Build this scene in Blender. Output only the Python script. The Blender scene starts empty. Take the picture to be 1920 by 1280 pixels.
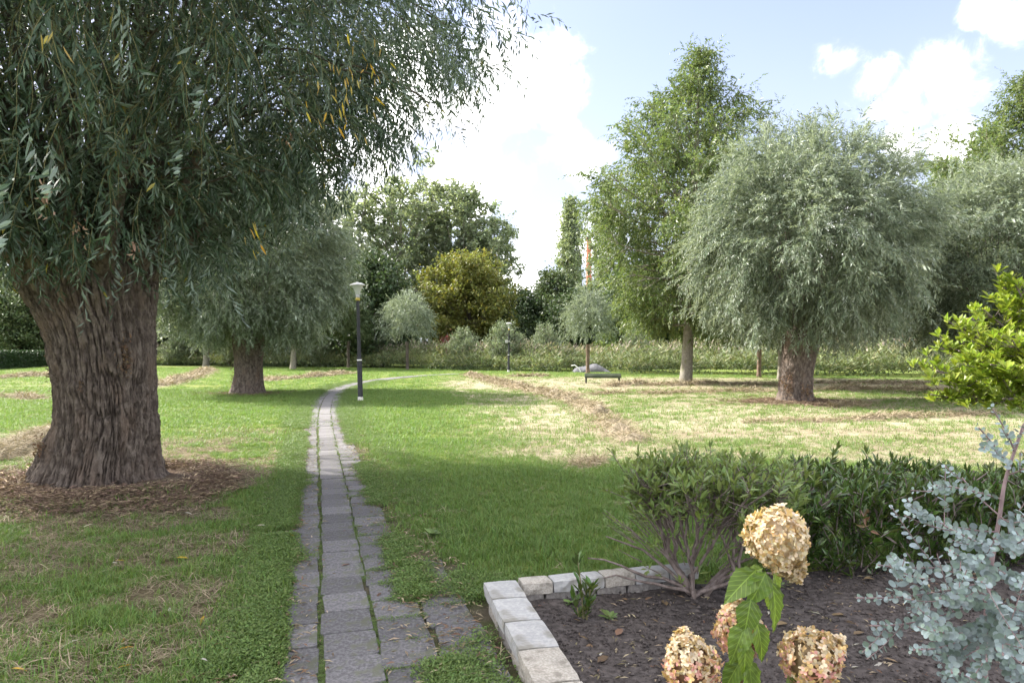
import bpy, math
import numpy as np
from mathutils import Vector, Matrix

SC = bpy.context.scene
COL = SC.collection
PI = math.pi
R = np.random.default_rng(11)

# ------------------------------------------------------------------ camera, sky, sun, exposure
CAM_H = 1.5
FPX = 1280.0            # focal length in pixels of a 1920 px wide frame
HOR = 657.0             # horizon row in that frame
SC.render.engine = 'CYCLES'
SC.cycles.use_denoising = True
cam_d = bpy.data.cameras.new('camera')
cam_d.sensor_width = 36.0
cam_d.lens = 24.0
cam_d.shift_y = (HOR - 640.0) / 1920.0
cam_d.clip_start = 0.05
cam_d.clip_end = 3000.0
cam = bpy.data.objects.new('camera', cam_d)
cam.location = (0, 0, CAM_H)
cam.rotation_euler = (PI / 2, 0, 0)
COL.objects.link(cam)
SC.camera = cam

SUN_DIR = Vector((-0.70, 0.28, 0.66)).normalized()
sun_d = bpy.data.lights.new('sun', 'SUN')
sun_d.energy = 2.05
sun_d.angle = math.radians(1.2)
sun_d.color = (1.0, 0.95, 0.86)
sun = bpy.data.objects.new('sun', sun_d)
sun.rotation_euler = SUN_DIR.to_track_quat('Z', 'Y').to_euler()
sun.location = (-30, 10, 40)
COL.objects.link(sun)

SC.view_settings.view_transform = 'Standard'
SC.view_settings.look = 'None'
SC.view_settings.gamma = 1.0
SC.view_settings.exposure = 2.92
SC.view_settings.use_curve_mapping = False
SKY_STRENGTH = 0.15
CLOUD = 5.2             # radiance of a cloud before the strength


def pxdir(px, py):
    return Vector(((px - 960.0) / FPX, 1.0, (HOR - py) / FPX)).normalized()


world = bpy.data.worlds.new('World')
SC.world = world
world.use_nodes = True
wt = world.node_tree
wt.nodes.clear()


def N(tree, kind, **kw):
    n = tree.nodes.new(kind)
    for k, v in kw.items():
        setattr(n, k, v)
    return n


def setin(node, **kw):
    for k, v in kw.items():
        node.inputs[k.replace('_', ' ')].default_value = v
    return node


def mathn(t, op, a, b=None, c=None, clamp=False):
    n = N(t, 'ShaderNodeMath', operation=op, use_clamp=clamp)
    for i, x in enumerate((a, b, c)):
        if x is None:
            continue
        if isinstance(x, (int, float)):
            n.inputs[i].default_value = x
        else:
            t.links.new(x, n.inputs[i])
    return n.outputs[0]


def mixc(t, fac, a, b, blend='MIX'):
    n = N(t, 'ShaderNodeMix', data_type='RGBA', blend_type=blend)
    for s, x in ((n.inputs[0], fac), (n.inputs[6], a), (n.inputs[7], b)):
        if isinstance(x, (int, float)):
            s.default_value = x
        elif isinstance(x, tuple):
            s.default_value = x if len(x) == 4 else (*x, 1)
        else:
            t.links.new(x, s)
    return n.outputs[2]


def noise(t, vec, scale, detail=4.0, rough=0.55, dist=0.0):
    n = N(t, 'ShaderNodeTexNoise')
    n.inputs['Scale'].default_value = scale
    n.inputs['Detail'].default_value = detail
    n.inputs['Roughness'].default_value = rough
    n.inputs['Distortion'].default_value = dist
    if vec is not None:
        t.links.new(vec, n.inputs['Vector'])
    return n.outputs['Fac']


def maprange(t, v, a, b, c=0.0, d=1.0, smooth=True):
    n = N(t, 'ShaderNodeMapRange', interpolation_type='SMOOTHSTEP' if smooth else 'LINEAR')
    t.links.new(v, n.inputs[0])
    for i, x in enumerate((a, b, c, d)):
        n.inputs[i + 1].default_value = x
    return n.outputs[0]


def build_sky():
    t = wt
    out = N(t, 'ShaderNodeOutputWorld')
    bg = N(t, 'ShaderNodeBackground')
    bg.inputs['Strength'].default_value = SKY_STRENGTH
    t.links.new(bg.outputs[0], out.inputs[0])
    sky = N(t, 'ShaderNodeTexSky', sky_type='NISHITA')
    sky.sun_disc = False
    sky.sun_elevation = math.asin(SUN_DIR.z)
    sky.sun_rotation = math.atan2(SUN_DIR.x, SUN_DIR.y)
    sky.altitude = 0
    sky.air_density = 1.0
    sky.dust_density = 1.6
    sky.ozone_density = 1.6
    tc = N(t, 'ShaderNodeTexCoord')
    d = tc.outputs['Generated']
    nz = mathn(t, 'ADD', mathn(t, 'MULTIPLY', noise(t, d, 6.0, 4.0, 0.55, 0.3), 0.5), mathn(t, 'MULTIPLY', noise(t, d, 19.0, 9.0, 0.62, 0.4), 0.5))
    nz2 = noise(t, d, 3.0, 3.0, 0.5)
    lobes = [(1000, 150, 115), (930, 110, 120), (1065, 165, 62), (870, 200, 100), (950, 225, 85), (760, 200, 150),
             (915, 325, 105), (840, 330, 120), (720, 340, 130), (975, 335, 60), (1085, 283, 62), (1130, 280, 42), (1030, 292, 45),
             (1000, 455, 85), (960, 510, 110), (1045, 430, 52), (1120, 470, 70), (600, 430, 200),
             (1580, 105, 62), (1550, 100, 35), (1640, 150, 62), (1690, 190, 85), (1770, 160, 75), (1740, 120, 45), (1690, 225, 60),
             (1775, 262, 62), (1690, 275, 55), (1845, 12, 42), (1912, 45, 45), (1500, 470, 170), (1900, 420, 160)]
    best = None
    for (px, py, r) in lobes:
        c = pxdir(px, py)
        n = N(t, 'ShaderNodeVectorMath', operation='DISTANCE')
        t.links.new(d, n.inputs[0])
        n.inputs[1].default_value = c
        ang = 1.12 * r / FPX * (c.y)
        v = mathn(t, 'MULTIPLY_ADD', n.outputs['Value'], -1.0 / ang, 1.0)
        best = v if best is None else mathn(t, 'MAXIMUM', best, v)
    best = mathn(t, 'MAXIMUM', best, -1.0)
    v = mathn(t, 'MULTIPLY_ADD', mathn(t, 'SUBTRACT', nz, 0.5), 3.6, best)
    mask = mathn(t, 'POWER', maprange(t, v, -0.08, 0.80), 2.8)
    # broken cumulus goes on out of view, its cover widened to add fill light
    sep = N(t, 'ShaderNodeSeparateXYZ')
    t.links.new(d, sep.inputs[0])
    mp = N(t, 'ShaderNodeMapping')
    mp.inputs['Scale'].default_value = (1, 1, 1.7)
    t.links.new(d, mp.inputs[0])
    gen = noise(t, mp.outputs[0], 2.1, 8.0, 0.58, 0.2)
    gen = maprange(t, gen, 0.46, 0.56)
    off = maprange(t, sep.outputs[1], 0.75, 0.55)
    gen = mathn(t, 'MULTIPLY', gen, off)
    mask = mathn(t, 'MAXIMUM', mask, gen)
    # thin veil of vapour low over the horizon
    low = maprange(t, sep.outputs[2], 0.45, 0.02, 0.12, 0.8)
    veil = mathn(t, 'ADD', low, mathn(t, 'MULTIPLY', nz2, 0.24))
    blue = mixc(t, 1.0, sky.outputs[0], (0.36, 0.305, 0.315), 'MULTIPLY')
    skyc = mixc(t, veil, blue, (0.84, 0.92, 1.14))
    shade = mathn(t, 'ADD', maprange(t, nz2, 0.35, 0.65, -0.45, 0.0), maprange(t, nz, 0.34, 0.60, 0.62, 1.05))
    cl = N(t, 'ShaderNodeVectorMath', operation='SCALE')
    cl.inputs[0].default_value = (CLOUD, CLOUD * 0.99, CLOUD * 0.985)
    t.links.new(shade, cl.inputs['Scale'])
    t.links.new(mixc(t, mask, skyc, cl.outputs[0]), bg.inputs['Color'])


build_sky()

# ------------------------------------------------------------------ small maths


def at(px, py, d):
    """A point of the place that the photograph shows at a pixel, d metres ahead."""
    return np.array([(px - 960.0) * d / FPX, d, CAM_H + (HOR - py) * d / FPX])


def gnd(px, py, z=0.0):
    d = FPX * (CAM_H - z) / (py - HOR)
    return np.array([(px - 960.0) * d / FPX, d, z])


def unit(v):
    return v / np.maximum(np.linalg.norm(v, axis=-1, keepdims=True), 1e-9)


def _hash(ix, iy, iz, seed):
    h = (ix.astype(np.int64) * 374761393 + iy.astype(np.int64) * 668265263 + iz.astype(np.int64) * 2147483647 + seed * 974634777) & 0xFFFFFFFF
    h = ((h ^ (h >> 13)) * 1274126177) & 0xFFFFFFFF
    h = ((h ^ (h >> 16)) * 2246822519) & 0xFFFFFFFF
    return ((h ^ (h >> 15)) & 0xFFFFFF) / float(0xFFFFFF)


def vnoise(P, seed=0):
    P = np.asarray(P, float)
    i = np.floor(P).astype(np.int64)
    f = P - i
    f = f * f * (3 - 2 * f)
    o = 0
    for dx in (0, 1):
        for dy in (0, 1):
            for dz in (0, 1):
                w = (f[:, 0] if dx else 1 - f[:, 0]) * (f[:, 1] if dy else 1 - f[:, 1]) * (f[:, 2] if dz else 1 - f[:, 2])
                o = o + w * _hash(i[:, 0] + dx, i[:, 1] + dy, i[:, 2] + dz, seed)
    return o


def fbm(P, octaves=4, seed=0):
    a, s, o = 0.5, 1.0, 0
    for k in range(octaves):
        o = o + a * vnoise(np.asarray(P) * s, seed + k)
        a *= 0.5
        s *= 2.03
    return o / (1 - 0.5 ** octaves)


def fbm2(x, y, scale, octaves=4, seed=0):
    return fbm(np.stack([x * scale, y * scale, np.zeros_like(x) + 0.37], 1), octaves, seed)


def sstep(x, a, b):
    t = np.clip((x - a) / (b - a), 0, 1)
    return t * t * (3 - 2 * t)


def rand_dirs(n):
    return unit(R.normal(size=(n, 3)))


def frames(d, up=None):
    """Matrices whose columns are (side, d, normal): leaf length runs along d, the normal leans to up."""
    d = unit(d)
    if up is None:
        up = np.tile([0.0, 0.0, 1.0], (len(d), 1))
    s = np.cross(d, up)
    bad = np.linalg.norm(s, axis=1) < 1e-4
    s[bad] = [1, 0, 0]
    s = unit(s)
    n = np.cross(s, d)
    return np.stack([s, d, n], 2)


# ------------------------------------------------------------------ meshes and objects


def new_mesh(name, V, F, mats=(), mi=None, smooth=False):
    me = bpy.data.meshes.new(name)
    V = np.ascontiguousarray(V, dtype=np.float32)
    F = np.ascontiguousarray(F, dtype=np.int32)
    k = F.shape[1]
    me.vertices.add(len(V))
    me.vertices.foreach_set('co', V.ravel())
    me.loops.add(F.size)
    me.loops.foreach_set('vertex_index', F.ravel())
    me.polygons.add(len(F))
    me.polygons.foreach_set('loop_start', np.arange(0, F.size, k, dtype=np.int32))
    if mi is not None:
        me.polygons.foreach_set('material_index', np.ascontiguousarray(mi, dtype=np.int32))
    me.polygons.foreach_set('use_smooth', np.full(len(F), bool(smooth)))
    for m in mats:
        me.materials.append(m)
    me.update(calc_edges=True)
    return me


class MB:
    """Collects triangles; build() links them as ONE mesh object."""

    def __init__(self):
        self.V, self.F, self.M, self.n = [], [], [], 0

    def add(self, V, F, m=0):
        V = np.asarray(V, float)
        F = np.asarray(F, int)
        if F.shape[1] == 4:
            F = np.concatenate([F[:, [0, 1, 2]], F[:, [0, 2, 3]]])
        self.V.append(V)
        self.F.append(F + self.n)
        self.M.append(np.full(len(F), m))
        self.n += len(V)
        return self

    def scatter(self, tv, tf, M, T, S, m=0):
        """copies of a template (k,3)/(f,3) under matrices M (n,3,3), offsets T (n,3), scales S (n,) or (n,3)"""
        tv = np.asarray(tv, float)
        tf = np.asarray(tf, int)
        S = np.asarray(S, float)
        if S.ndim == 1:
            S = S[:, None]
        loc = tv[None] * S[:, None, :]
        V = np.einsum('nij,nkj->nki', M, loc) + T[:, None, :]
        F = tf[None] + (np.arange(len(T)) * len(tv))[:, None, None]
        return self.add(V.reshape(-1, 3), F.reshape(-1, 3), m)

    def tube(self, P, rad, sides=6, m=0, cap=True):
        P = np.asarray(P, float)
        rad = np.broadcast_to(np.asarray(rad, float), (len(P),))
        T = unit(np.gradient(P, axis=0))
        up = np.array([0.0, 0.0, 1.0]) if abs(T[0][2]) < 0.9 else np.array([1.0, 0.0, 0.0])
        A = np.cross(T, up)
        A = unit(np.where(np.linalg.norm(A, axis=1, keepdims=True) < 1e-3, np.array([[1.0, 0, 0]]), A))
        for i in range(1, len(P)):
            a = A[i - 1] - T[i] * np.dot(A[i - 1], T[i])
            A[i] = a / max(np.linalg.norm(a), 1e-9)
        B = np.cross(T, A)
        th = np.arange(sides) * 2 * PI / sides
        ring = P[:, None] + rad[:, None, None] * (np.cos(th)[None, :, None] * A[:, None] + np.sin(th)[None, :, None] * B[:, None])
        n = len(P)
        idx = np.arange(n * sides).reshape(n, sides)
        a, b = idx[:-1], idx[1:]
        q = np.stack([a, np.roll(a, -1, 1), np.roll(b, -1, 1), b], 2).reshape(-1, 4)
        V = ring.reshape(-1, 3)
        self.add(V, q, m)
        if cap:
            c = np.stack([np.full(sides - 2, 0), np.arange(1, sides - 1), np.arange(2, sides)], 1)
            self.add(ring[-1], c, m)
            self.add(ring[0], c[:, ::-1], m)
        return self

    def lathe(self, prof, sides=20, m=0, origin=(0, 0, 0)):
        prof = np.asarray(prof, float)
        th = np.arange(sides) * 2 * PI / sides
        V = np.stack([prof[:, None, 0] * np.cos(th), prof[:, None, 0] * np.sin(th), np.repeat(prof[:, 1:2], sides, 1)], 2) + np.asarray(origin)
        idx = np.arange(len(prof) * sides).reshape(len(prof), sides)
        a, b = idx[:-1], idx[1:]
        return self.add(V.reshape(-1, 3), np.stack([a, np.roll(a, -1, 1), np.roll(b, -1, 1), b], 2).reshape(-1, 4), m)

    def box(self, lo, hi, bev=0.0, m=0, M=None, t=None):
        lo, hi = np.asarray(lo, float), np.asarray(hi, float)
        b = min(bev, *((hi - lo) * 0.45)) if bev else 0.0
        c, h = (lo + hi) / 2, (hi - lo) / 2
        if not b:
            V = np.array([[x, y, z] for x in (-1, 1) for y in (-1, 1) for z in (-1, 1)]) * h + c
            F = np.array([[0, 1, 3, 2], [4, 6, 7, 5], [0, 4, 5, 1], [2, 3, 7, 6], [0, 2, 6, 4], [1, 5, 7, 3]])
        else:
            V, key = [], {}
            for sx in (-1, 1):
                for sy in (-1, 1):
                    for sz in (-1, 1):
                        s = np.array([sx, sy, sz])
                        for ax in range(3):
                            p = s * (h - b)
                            p[ax] = s[ax] * h[ax]
                            key[(sx, sy, sz, ax)] = len(V)
                            V.append(p + c)
            V = np.array(V)
            Fq, Ft = [], []
            for ax in range(3):
                u, w = (ax + 1) % 3, (ax + 2) % 3
                for s in (-1, 1):
                    q = []
                    for (a_, b_) in ((-1, -1), (1, -1), (1, 1), (-1, 1)):
                        k = [0, 0, 0]
                        k[ax], k[u], k[w] = s, a_, b_
                        q.append(key[(*k, ax)])
                    Fq.append(q if s > 0 else q[::-1])
                for a_ in (-1, 1):
                    for b_ in (-1, 1):
                        k0, k1 = [0, 0, 0], [0, 0, 0]
                        k0[ax], k0[u], k0[w] = -1, a_, b_
                        k1[ax], k1[u], k1[w] = 1, a_, b_
                        q = [key[(*k0, u)], key[(*k1, u)], key[(*k1, w)], key[(*k0, w)]]
                        Fq.append(q if a_ * b_ > 0 else q[::-1])
            for sx in (-1, 1):
                for sy in (-1, 1):
                    for sz in (-1, 1):
                        q = [key[(sx, sy, sz, a)] for a in range(3)]
                        Ft.append(q if sx * sy * sz > 0 else q[::-1])
            F = np.array([[*q] for q in Fq])
            if M is not None:
                V = V @ np.asarray(M).T
            if t is not None:
                V = V + np.asarray(t)
            self.add(V, F, m)
            n0 = self.n - len(V)
            self.F.append(np.array(Ft) + n0)
            self.M.append(np.full(len(Ft), m))
            return self
        if M is not None:
            V = V @ np.asarray(M).T
        if t is not None:
            V = V + np.asarray(t)
        return self.add(V, F, m)

    def arrays(self):
        return np.concatenate(self.V), np.concatenate(self.F), np.concatenate(self.M)

    def mesh(self, name, mats, smooth=False):
        V, F, M = self.arrays()
        return new_mesh(name, V, F, mats if isinstance(mats, (list, tuple)) else [mats], M, smooth)

    def build(self, name, mats, parent=None, smooth=False, loc=None):
        return link(name, self.mesh(name, mats, smooth), parent, loc)


def link(name, data, parent=None, loc=None):
    o = bpy.data.objects.new(name, data)
    COL.objects.link(o)
    if parent is not None:
        o.parent = parent
    if loc is not None:
        o.location = loc
    return o


def tag(o, label=None, cat=None, group=None, kind=None):
    for k, v in (('label', label), ('category', cat), ('group', group), ('kind', kind)):
        if v:
            o[k] = v
    return o


def thing(name, label, cat, loc=(0, 0, 0), rz=0.0, group=None):
    o = link(name, None, None, loc)
    o.empty_display_size = 0.2
    o.rotation_euler = (0, 0, rz)
    return tag(o, label, cat, group)


def structure(o):
    o['kind'] = 'structure'
    return o


def stuff(o):
    o['kind'] = 'stuff'
    return o


def place(name, me, M, T, S, parent):
    """one object of a shared mesh under a 3x3 matrix, an offset and a scale"""
    o = link(name, me, parent)
    S = np.broadcast_to(np.asarray(S, float), (3,))
    m = np.eye(4)
    m[:3, :3] = M * S[None]
    m[:3, 3] = T
    o.matrix_local = Matrix(m.tolist())
    return o


def leaves(parent, tpl, mat, M, T, S, near, name='leaf', limit=300, rest='foliage'):
    """the limit leaves nearest the camera as parts of their own, the rest as one part of kind stuff"""
    tv, tf = tpl
    base = np.array(parent.location)
    dist = np.linalg.norm(T + base - np.array([0, 0, CAM_H]), axis=1) + near
    o = np.argsort(dist)
    S = np.asarray(S, float)
    if S.ndim == 1:
        S = np.repeat(S[:, None], 3, 1)
    if limit:
        me = new_mesh(name, tv, tf, [mat])
        for i in o[:limit]:
            place(name, me, M[i], T[i], S[i], parent)
    r = o[limit:]
    if len(r):
        if len(tf) > 6 and len(tv) == 8:      # the smaller ones need fewer faces
            tv = np.array([tv[0], tv[3], (tv[4] + tv[6]) / 2, (tv[5] + tv[7]) / 2, (tv[1] + tv[2]) / 2])
            tf = np.array([[0, 3, 4], [0, 4, 2], [4, 3, 1], [2, 4, 1]])
        stuff(MB().scatter(tv, tf, M[r], T[r], S[r]).build(rest, mat, parent))


# leaf templates: length along y (0..1), width along x, folded up along the midrib
def leaf2(w=0.16, fold=0.05, wide=0.42):
    return (np.array([[0, 0, 0], [-w / 2, wide, fold], [0, 1, 0.0], [w / 2, wide, fold]]), np.array([[0, 3, 2], [0, 2, 1]]))


def leaf6(w=0.16, fold=0.05, curl=0.12, wide=(0.3, 0.68), tipw=0.8):
    y1, y2 = wide
    z = lambda y: -curl * y * y
    V = np.array([[0, 0, 0], [0, y1, z(y1)], [0, y2, z(y2)], [0, 1, z(1)],
                  [-w / 2, y1, fold + z(y1)], [w / 2, y1, fold + z(y1)], [-w / 2 * tipw, y2, fold + z(y2)], [w / 2 * tipw, y2, fold + z(y2)]])
    F = np.array([[0, 5, 1], [0, 1, 4], [1, 5, 7], [1, 7, 2], [4, 1, 2], [4, 2, 6], [2, 7, 3], [6, 2, 3]])
    return V, F


# ------------------------------------------------------------------ materials


def mat_new(name):
    m = bpy.data.materials.new(name)
    m.use_nodes = True
    t = m.node_tree
    t.nodes.clear()
    out = N(t, 'ShaderNodeOutputMaterial')
    return m, t, out


def leaf_mat(name, top, under, var=0.5, hue=0.05, rough=0.45, transl=0.3, tint=None, tint_amt=0.15, spec=0.35, veins=None):
    m, t, out = mat_new(name)
    g = N(t, 'ShaderNodeNewGeometry')
    oi = N(t, 'ShaderNodeObjectInfo')
    rnd = mathn(t, 'FRACT', mathn(t, 'ADD', g.outputs['Random Per Island'], oi.outputs['Random']))
    rnd2 = mathn(t, 'FRACT', mathn(t, 'MULTIPLY', rnd, 17.31))
    c = mixc(t, g.outputs['Backfacing'], top, under)
    if tint:
        c = mixc(t, mathn(t, 'MULTIPLY', mathn(t, 'GREATER_THAN', rnd2, 1 - tint_amt), 0.85), c, tint)
    hs = N(t, 'ShaderNodeHueSaturation')
    t.links.new(c, hs.inputs['Color'])
    t.links.new(mathn(t, 'MULTIPLY_ADD', rnd2, hue, 0.5 - hue / 2), hs.inputs['Hue'])
    t.links.new(mathn(t, 'MULTIPLY_ADD', rnd, var, 1 - var / 2), hs.inputs['Value'])
    c = hs.outputs[0]
    if veins:
        tc = N(t, 'ShaderNodeTexCoord')
        c = mixc(t, maprange(t, noise(t, tc.outputs['Object'], 3.0, 3.0), 0.35, 0.7), c, tuple(x * 0.78 for x in top))
        # pale midrib and side veins
        sp = N(t, 'ShaderNodeSeparateXYZ')
        t.links.new(tc.outputs['Object'], sp.inputs[0])
        ax = mathn(t, 'ABSOLUTE', sp.outputs[0])
        rib = maprange(t, ax, 0.030, 0.010)
        ph = mathn(t, 'SINE', mathn(t, 'MULTIPLY', mathn(t, 'MULTIPLY_ADD', ax, -0.75, sp.outputs[1]), veins * 2.0))
        vein = mathn(t, 'MAXIMUM', rib, maprange(t, ph, 0.86, 1.0, 0.0, 0.75))
        c = mixc(t, vein, c, tuple(min(1, x * 1.75) for x in top))
    p = N(t, 'ShaderNodeBsdfPrincipled')
    t.links.new(c, p.inputs['Base Color'])
    p.inputs['Roughness'].default_value = rough
    p.inputs['Specular IOR Level'].default_value = spec
    tr = N(t, 'ShaderNodeBsdfTranslucent')
    t.links.new(mixc(t, 1.0, c, (1.25, 1.3, 0.7), 'MULTIPLY'), tr.inputs['Color'])
    mx = N(t, 'ShaderNodeMixShader')
    mx.inputs[0].default_value = transl
    t.links.new(p.outputs[0], mx.inputs[1])
    t.links.new(tr.outputs[0], mx.inputs[2])
    t.links.new(mx.outputs[0], out.inputs[0])
    return m


def rough_mat(name, c1, c2, scale=8.0, stretch=(1, 1, 1), rough=0.85, bump=0.4, bscale=None, bdist=0.02, c3=None, var=0.0, spec=0.25, detail=6.0, lo=0.35, hi=0.68, metal=0.0):
    m, t, out = mat_new(name)
    tc = N(t, 'ShaderNodeTexCoord')
    mp = N(t, 'ShaderNodeMapping')
    mp.inputs['Scale'].default_value = stretch
    t.links.new(tc.outputs['Object'], mp.inputs[0])
    n1 = noise(t, mp.outputs[0], scale, detail, 0.6)
    c = mixc(t, maprange(t, n1, lo, hi), c1, c2)
    if c3:
        n2 = noise(t, mp.outputs[0], scale * 0.23, 3.0, 0.5)
        c = mixc(t, maprange(t, n2, 0.5, 0.72), c, c3)
    if var:
        oi = N(t, 'ShaderNodeObjectInfo')
        hs = N(t, 'ShaderNodeHueSaturation')
        t.links.new(c, hs.inputs['Color'])
        t.links.new(mathn(t, 'MULTIPLY_ADD', oi.outputs['Random'], var, 1 - var / 2), hs.inputs['Value'])
        c = hs.outputs[0]
    p = N(t, 'ShaderNodeBsdfPrincipled')
    t.links.new(c, p.inputs['Base Color'])
    p.inputs['Roughness'].default_value = rough
    p.inputs['Specular IOR Level'].default_value = spec
    p.inputs['Metallic'].default_value = metal
    if bump:
        b = N(t, 'ShaderNodeBump')
        b.inputs['Strength'].default_value = bump
        b.inputs['Distance'].default_value = bdist
        t.links.new(noise(t, mp.outputs[0], bscale or scale * 2, 5.0, 0.65), b.inputs['Height'])
        t.links.new(b.outputs[0], p.inputs['Normal'])
    t.links.new(p.outputs[0], out.inputs[0])
    return m


M = {}
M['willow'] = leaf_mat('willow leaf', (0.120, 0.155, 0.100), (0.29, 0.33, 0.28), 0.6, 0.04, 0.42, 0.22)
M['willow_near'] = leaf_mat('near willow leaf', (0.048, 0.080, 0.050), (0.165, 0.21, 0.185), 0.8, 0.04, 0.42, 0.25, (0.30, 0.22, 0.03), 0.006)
M['yellow_leaf'] = leaf_mat('yellow leaf', (0.42, 0.28, 0.03), (0.36, 0.27, 0.08), 0.5, 0.05, 0.5, 0.35)
M['brown_leaf'] = leaf_mat('brown leaf', (0.15, 0.092, 0.055), (0.20, 0.135, 0.09), 0.7, 0.05, 0.6, 0.15)
M['alder'] = leaf_mat('broad leaf', (0.088, 0.128, 0.042), (0.14, 0.18, 0.075), 0.6, 0.05, 0.42, 0.38)
M['poplar'] = leaf_mat('poplar leaf', (0.17, 0.215, 0.12), (0.23, 0.265, 0.19), 0.6, 0.05, 0.42, 0.38)
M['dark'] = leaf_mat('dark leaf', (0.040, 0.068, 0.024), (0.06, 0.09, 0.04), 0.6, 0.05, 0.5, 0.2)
M['mid'] = leaf_mat('mid green leaf', (0.075, 0.11, 0.042), (0.10, 0.13, 0.065), 0.6, 0.06, 0.5, 0.2)
M['ochre'] = leaf_mat('ochre leaf', (0.135, 0.152, 0.036), (0.15, 0.165, 0.05), 0.6, 0.05, 0.5, 0.35, (0.17, 0.12, 0.025), 0.15)
M['lime'] = leaf_mat('yellow green leaf', (0.19, 0.245, 0.022), (0.20, 0.26, 0.04), 0.5, 0.04, 0.4, 0.35)
M['grey_bush'] = leaf_mat('grey green leaf', (0.14, 0.18, 0.10), (0.22, 0.26, 0.18), 0.5, 0.04, 0.5, 0.2)
M['red'] = leaf_mat('red leaf', (0.22, 0.04, 0.03), (0.2, 0.06, 0.05), 0.6, 0.04, 0.5, 0.2)
M['laurel'] = leaf_mat('laurel leaf', (0.062, 0.112, 0.028), (0.085, 0.12, 0.035), 0.6, 0.05, 0.25, 0.15, (0.085, 0.13, 0.02), 0.12, 0.5)
M['shrub'] = leaf_mat('shrub leaf', (0.150, 0.215, 0.062), (0.19, 0.24, 0.09), 0.6, 0.05, 0.32, 0.3, (0.15, 0.17, 0.03), 0.12, 0.45)
M['euca'] = leaf_mat('eucalyptus leaf', (0.25, 0.305, 0.325), (0.275, 0.325, 0.34), 0.6, 0.06, 0.5, 0.15, (0.20, 0.275, 0.225), 0.32)
M['hyd_leaf'] = leaf_mat('hydrangea leaf', (0.125, 0.188, 0.038), (0.16, 0.215, 0.075), 0.35, 0.03, 0.34, 0.4, veins=22.0)
M['cream'] = leaf_mat('cream sepal', (0.60, 0.51, 0.37), (0.56, 0.47, 0.34), 0.55, 0.05, 0.6, 0.3, (0.45, 0.26, 0.13), 0.36)
M['pink'] = leaf_mat('pink sepal', (0.60, 0.34, 0.28), (0.56, 0.36, 0.30), 0.5, 0.06, 0.6, 0.3, (0.55, 0.36, 0.17), 0.4)
M['grass'] = leaf_mat('grass blade', (0.130, 0.214, 0.054), (0.130, 0.214, 0.054), 0.6, 0.05, 0.5, 0.35, (0.17, 0.17, 0.05), 0.12)
M['herb'] = leaf_mat('knotweed leaf', (0.115, 0.185, 0.05), (0.13, 0.20, 0.065), 0.5, 0.05, 0.5, 0.25, (0.13, 0.17, 0.04), 0.25)
M['straw'] = leaf_mat('straw', (0.30, 0.25, 0.165), (0.28, 0.235, 0.155), 0.7, 0.05, 0.75, 0.12, (0.13, 0.10, 0.055), 0.3)
M['chip'] = leaf_mat('bark litter', (0.18, 0.125, 0.09), (0.18, 0.13, 0.095), 0.9, 0.04, 0.8, 0.05, (0.34, 0.25, 0.17), 0.3)
M['reed'] = leaf_mat('reed leaf', (0.15, 0.195, 0.085), (0.17, 0.205, 0.11), 0.9, 0.06, 0.55, 0.25, (0.21, 0.18, 0.10), 0.2)
M['plume'] = leaf_mat('reed plume', (0.33, 0.28, 0.24), (0.33, 0.28, 0.24), 0.6, 0.04, 0.8, 0.2)
M['hedge'] = leaf_mat('hedge leaf', (0.018, 0.045, 0.014), (0.035, 0.06, 0.02), 0.6, 0.05, 0.4, 0.12)
M['bark_willow'] = rough_mat('furrowed willow bark', (0.080, 0.062, 0.052), (0.205, 0.170, 0.145), 12.0, (1.6, 1.6, 0.75), 0.92, 1.0, 34.0, 0.04, (0.165, 0.125, 0.10))
M['bark_grey'] = rough_mat('smooth grey bark', (0.17, 0.155, 0.125), (0.27, 0.25, 0.21), 14.0, (1, 1, 0.6), 0.85, 0.4, 40.0, 0.01, (0.16, 0.16, 0.09))
M['bark_dark'] = rough_mat('dark bark', (0.06, 0.05, 0.04), (0.12, 0.10, 0.085), 6.0, (1, 1, 0.4), 0.9, 0.4)
M['bark_red'] = rough_mat('peeling brown bark', (0.10, 0.07, 0.05), (0.24, 0.17, 0.13), 10.0, (1, 1, 0.3), 0.9, 0.5)
M['twig'] = rough_mat('grey brown twig', (0.11, 0.085, 0.075), (0.22, 0.18, 0.165), 30.0, (1, 1, 0.3), 0.8, 0.4, 60.0, 0.004)
M['twig_green'] = rough_mat('green twig', (0.12, 0.12, 0.05), (0.17, 0.15, 0.07), 30.0, (1, 1, 1), 0.7, 0.0)
M['euca_stem'] = rough_mat('mauve eucalyptus stem', (0.20, 0.14, 0.145), (0.30, 0.22, 0.22), 30.0, (1, 1, 0.4), 0.6, 0.2, 60.0, 0.003)
M['hyd_stem'] = rough_mat('red brown stem', (0.15, 0.075, 0.035), (0.22, 0.12, 0.06), 30.0, (1, 1, 0.3), 0.7, 0.2)
M['slab'] = rough_mat('weathered paving concrete', (0.088, 0.084, 0.088), (0.165, 0.159, 0.163), 60.0, (1, 1, 1), 0.9, 0.6, 160.0, 0.004, (0.105, 0.108, 0.078), 0.5)
M['curb_smooth'] = rough_mat('pale smooth concrete', (0.30, 0.30, 0.30), (0.40, 0.395, 0.385), 40.0, (1, 1, 1), 0.85, 0.35, 120.0, 0.003, (0.20, 0.19, 0.165), 0.22)
M['curb_rough'] = rough_mat('exposed aggregate concrete', (0.30, 0.275, 0.24), (0.44, 0.41, 0.365), 90.0, (1, 1, 1), 0.95, 0.9, 140.0, 0.006, (0.22, 0.20, 0.17), 0.22)
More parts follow.
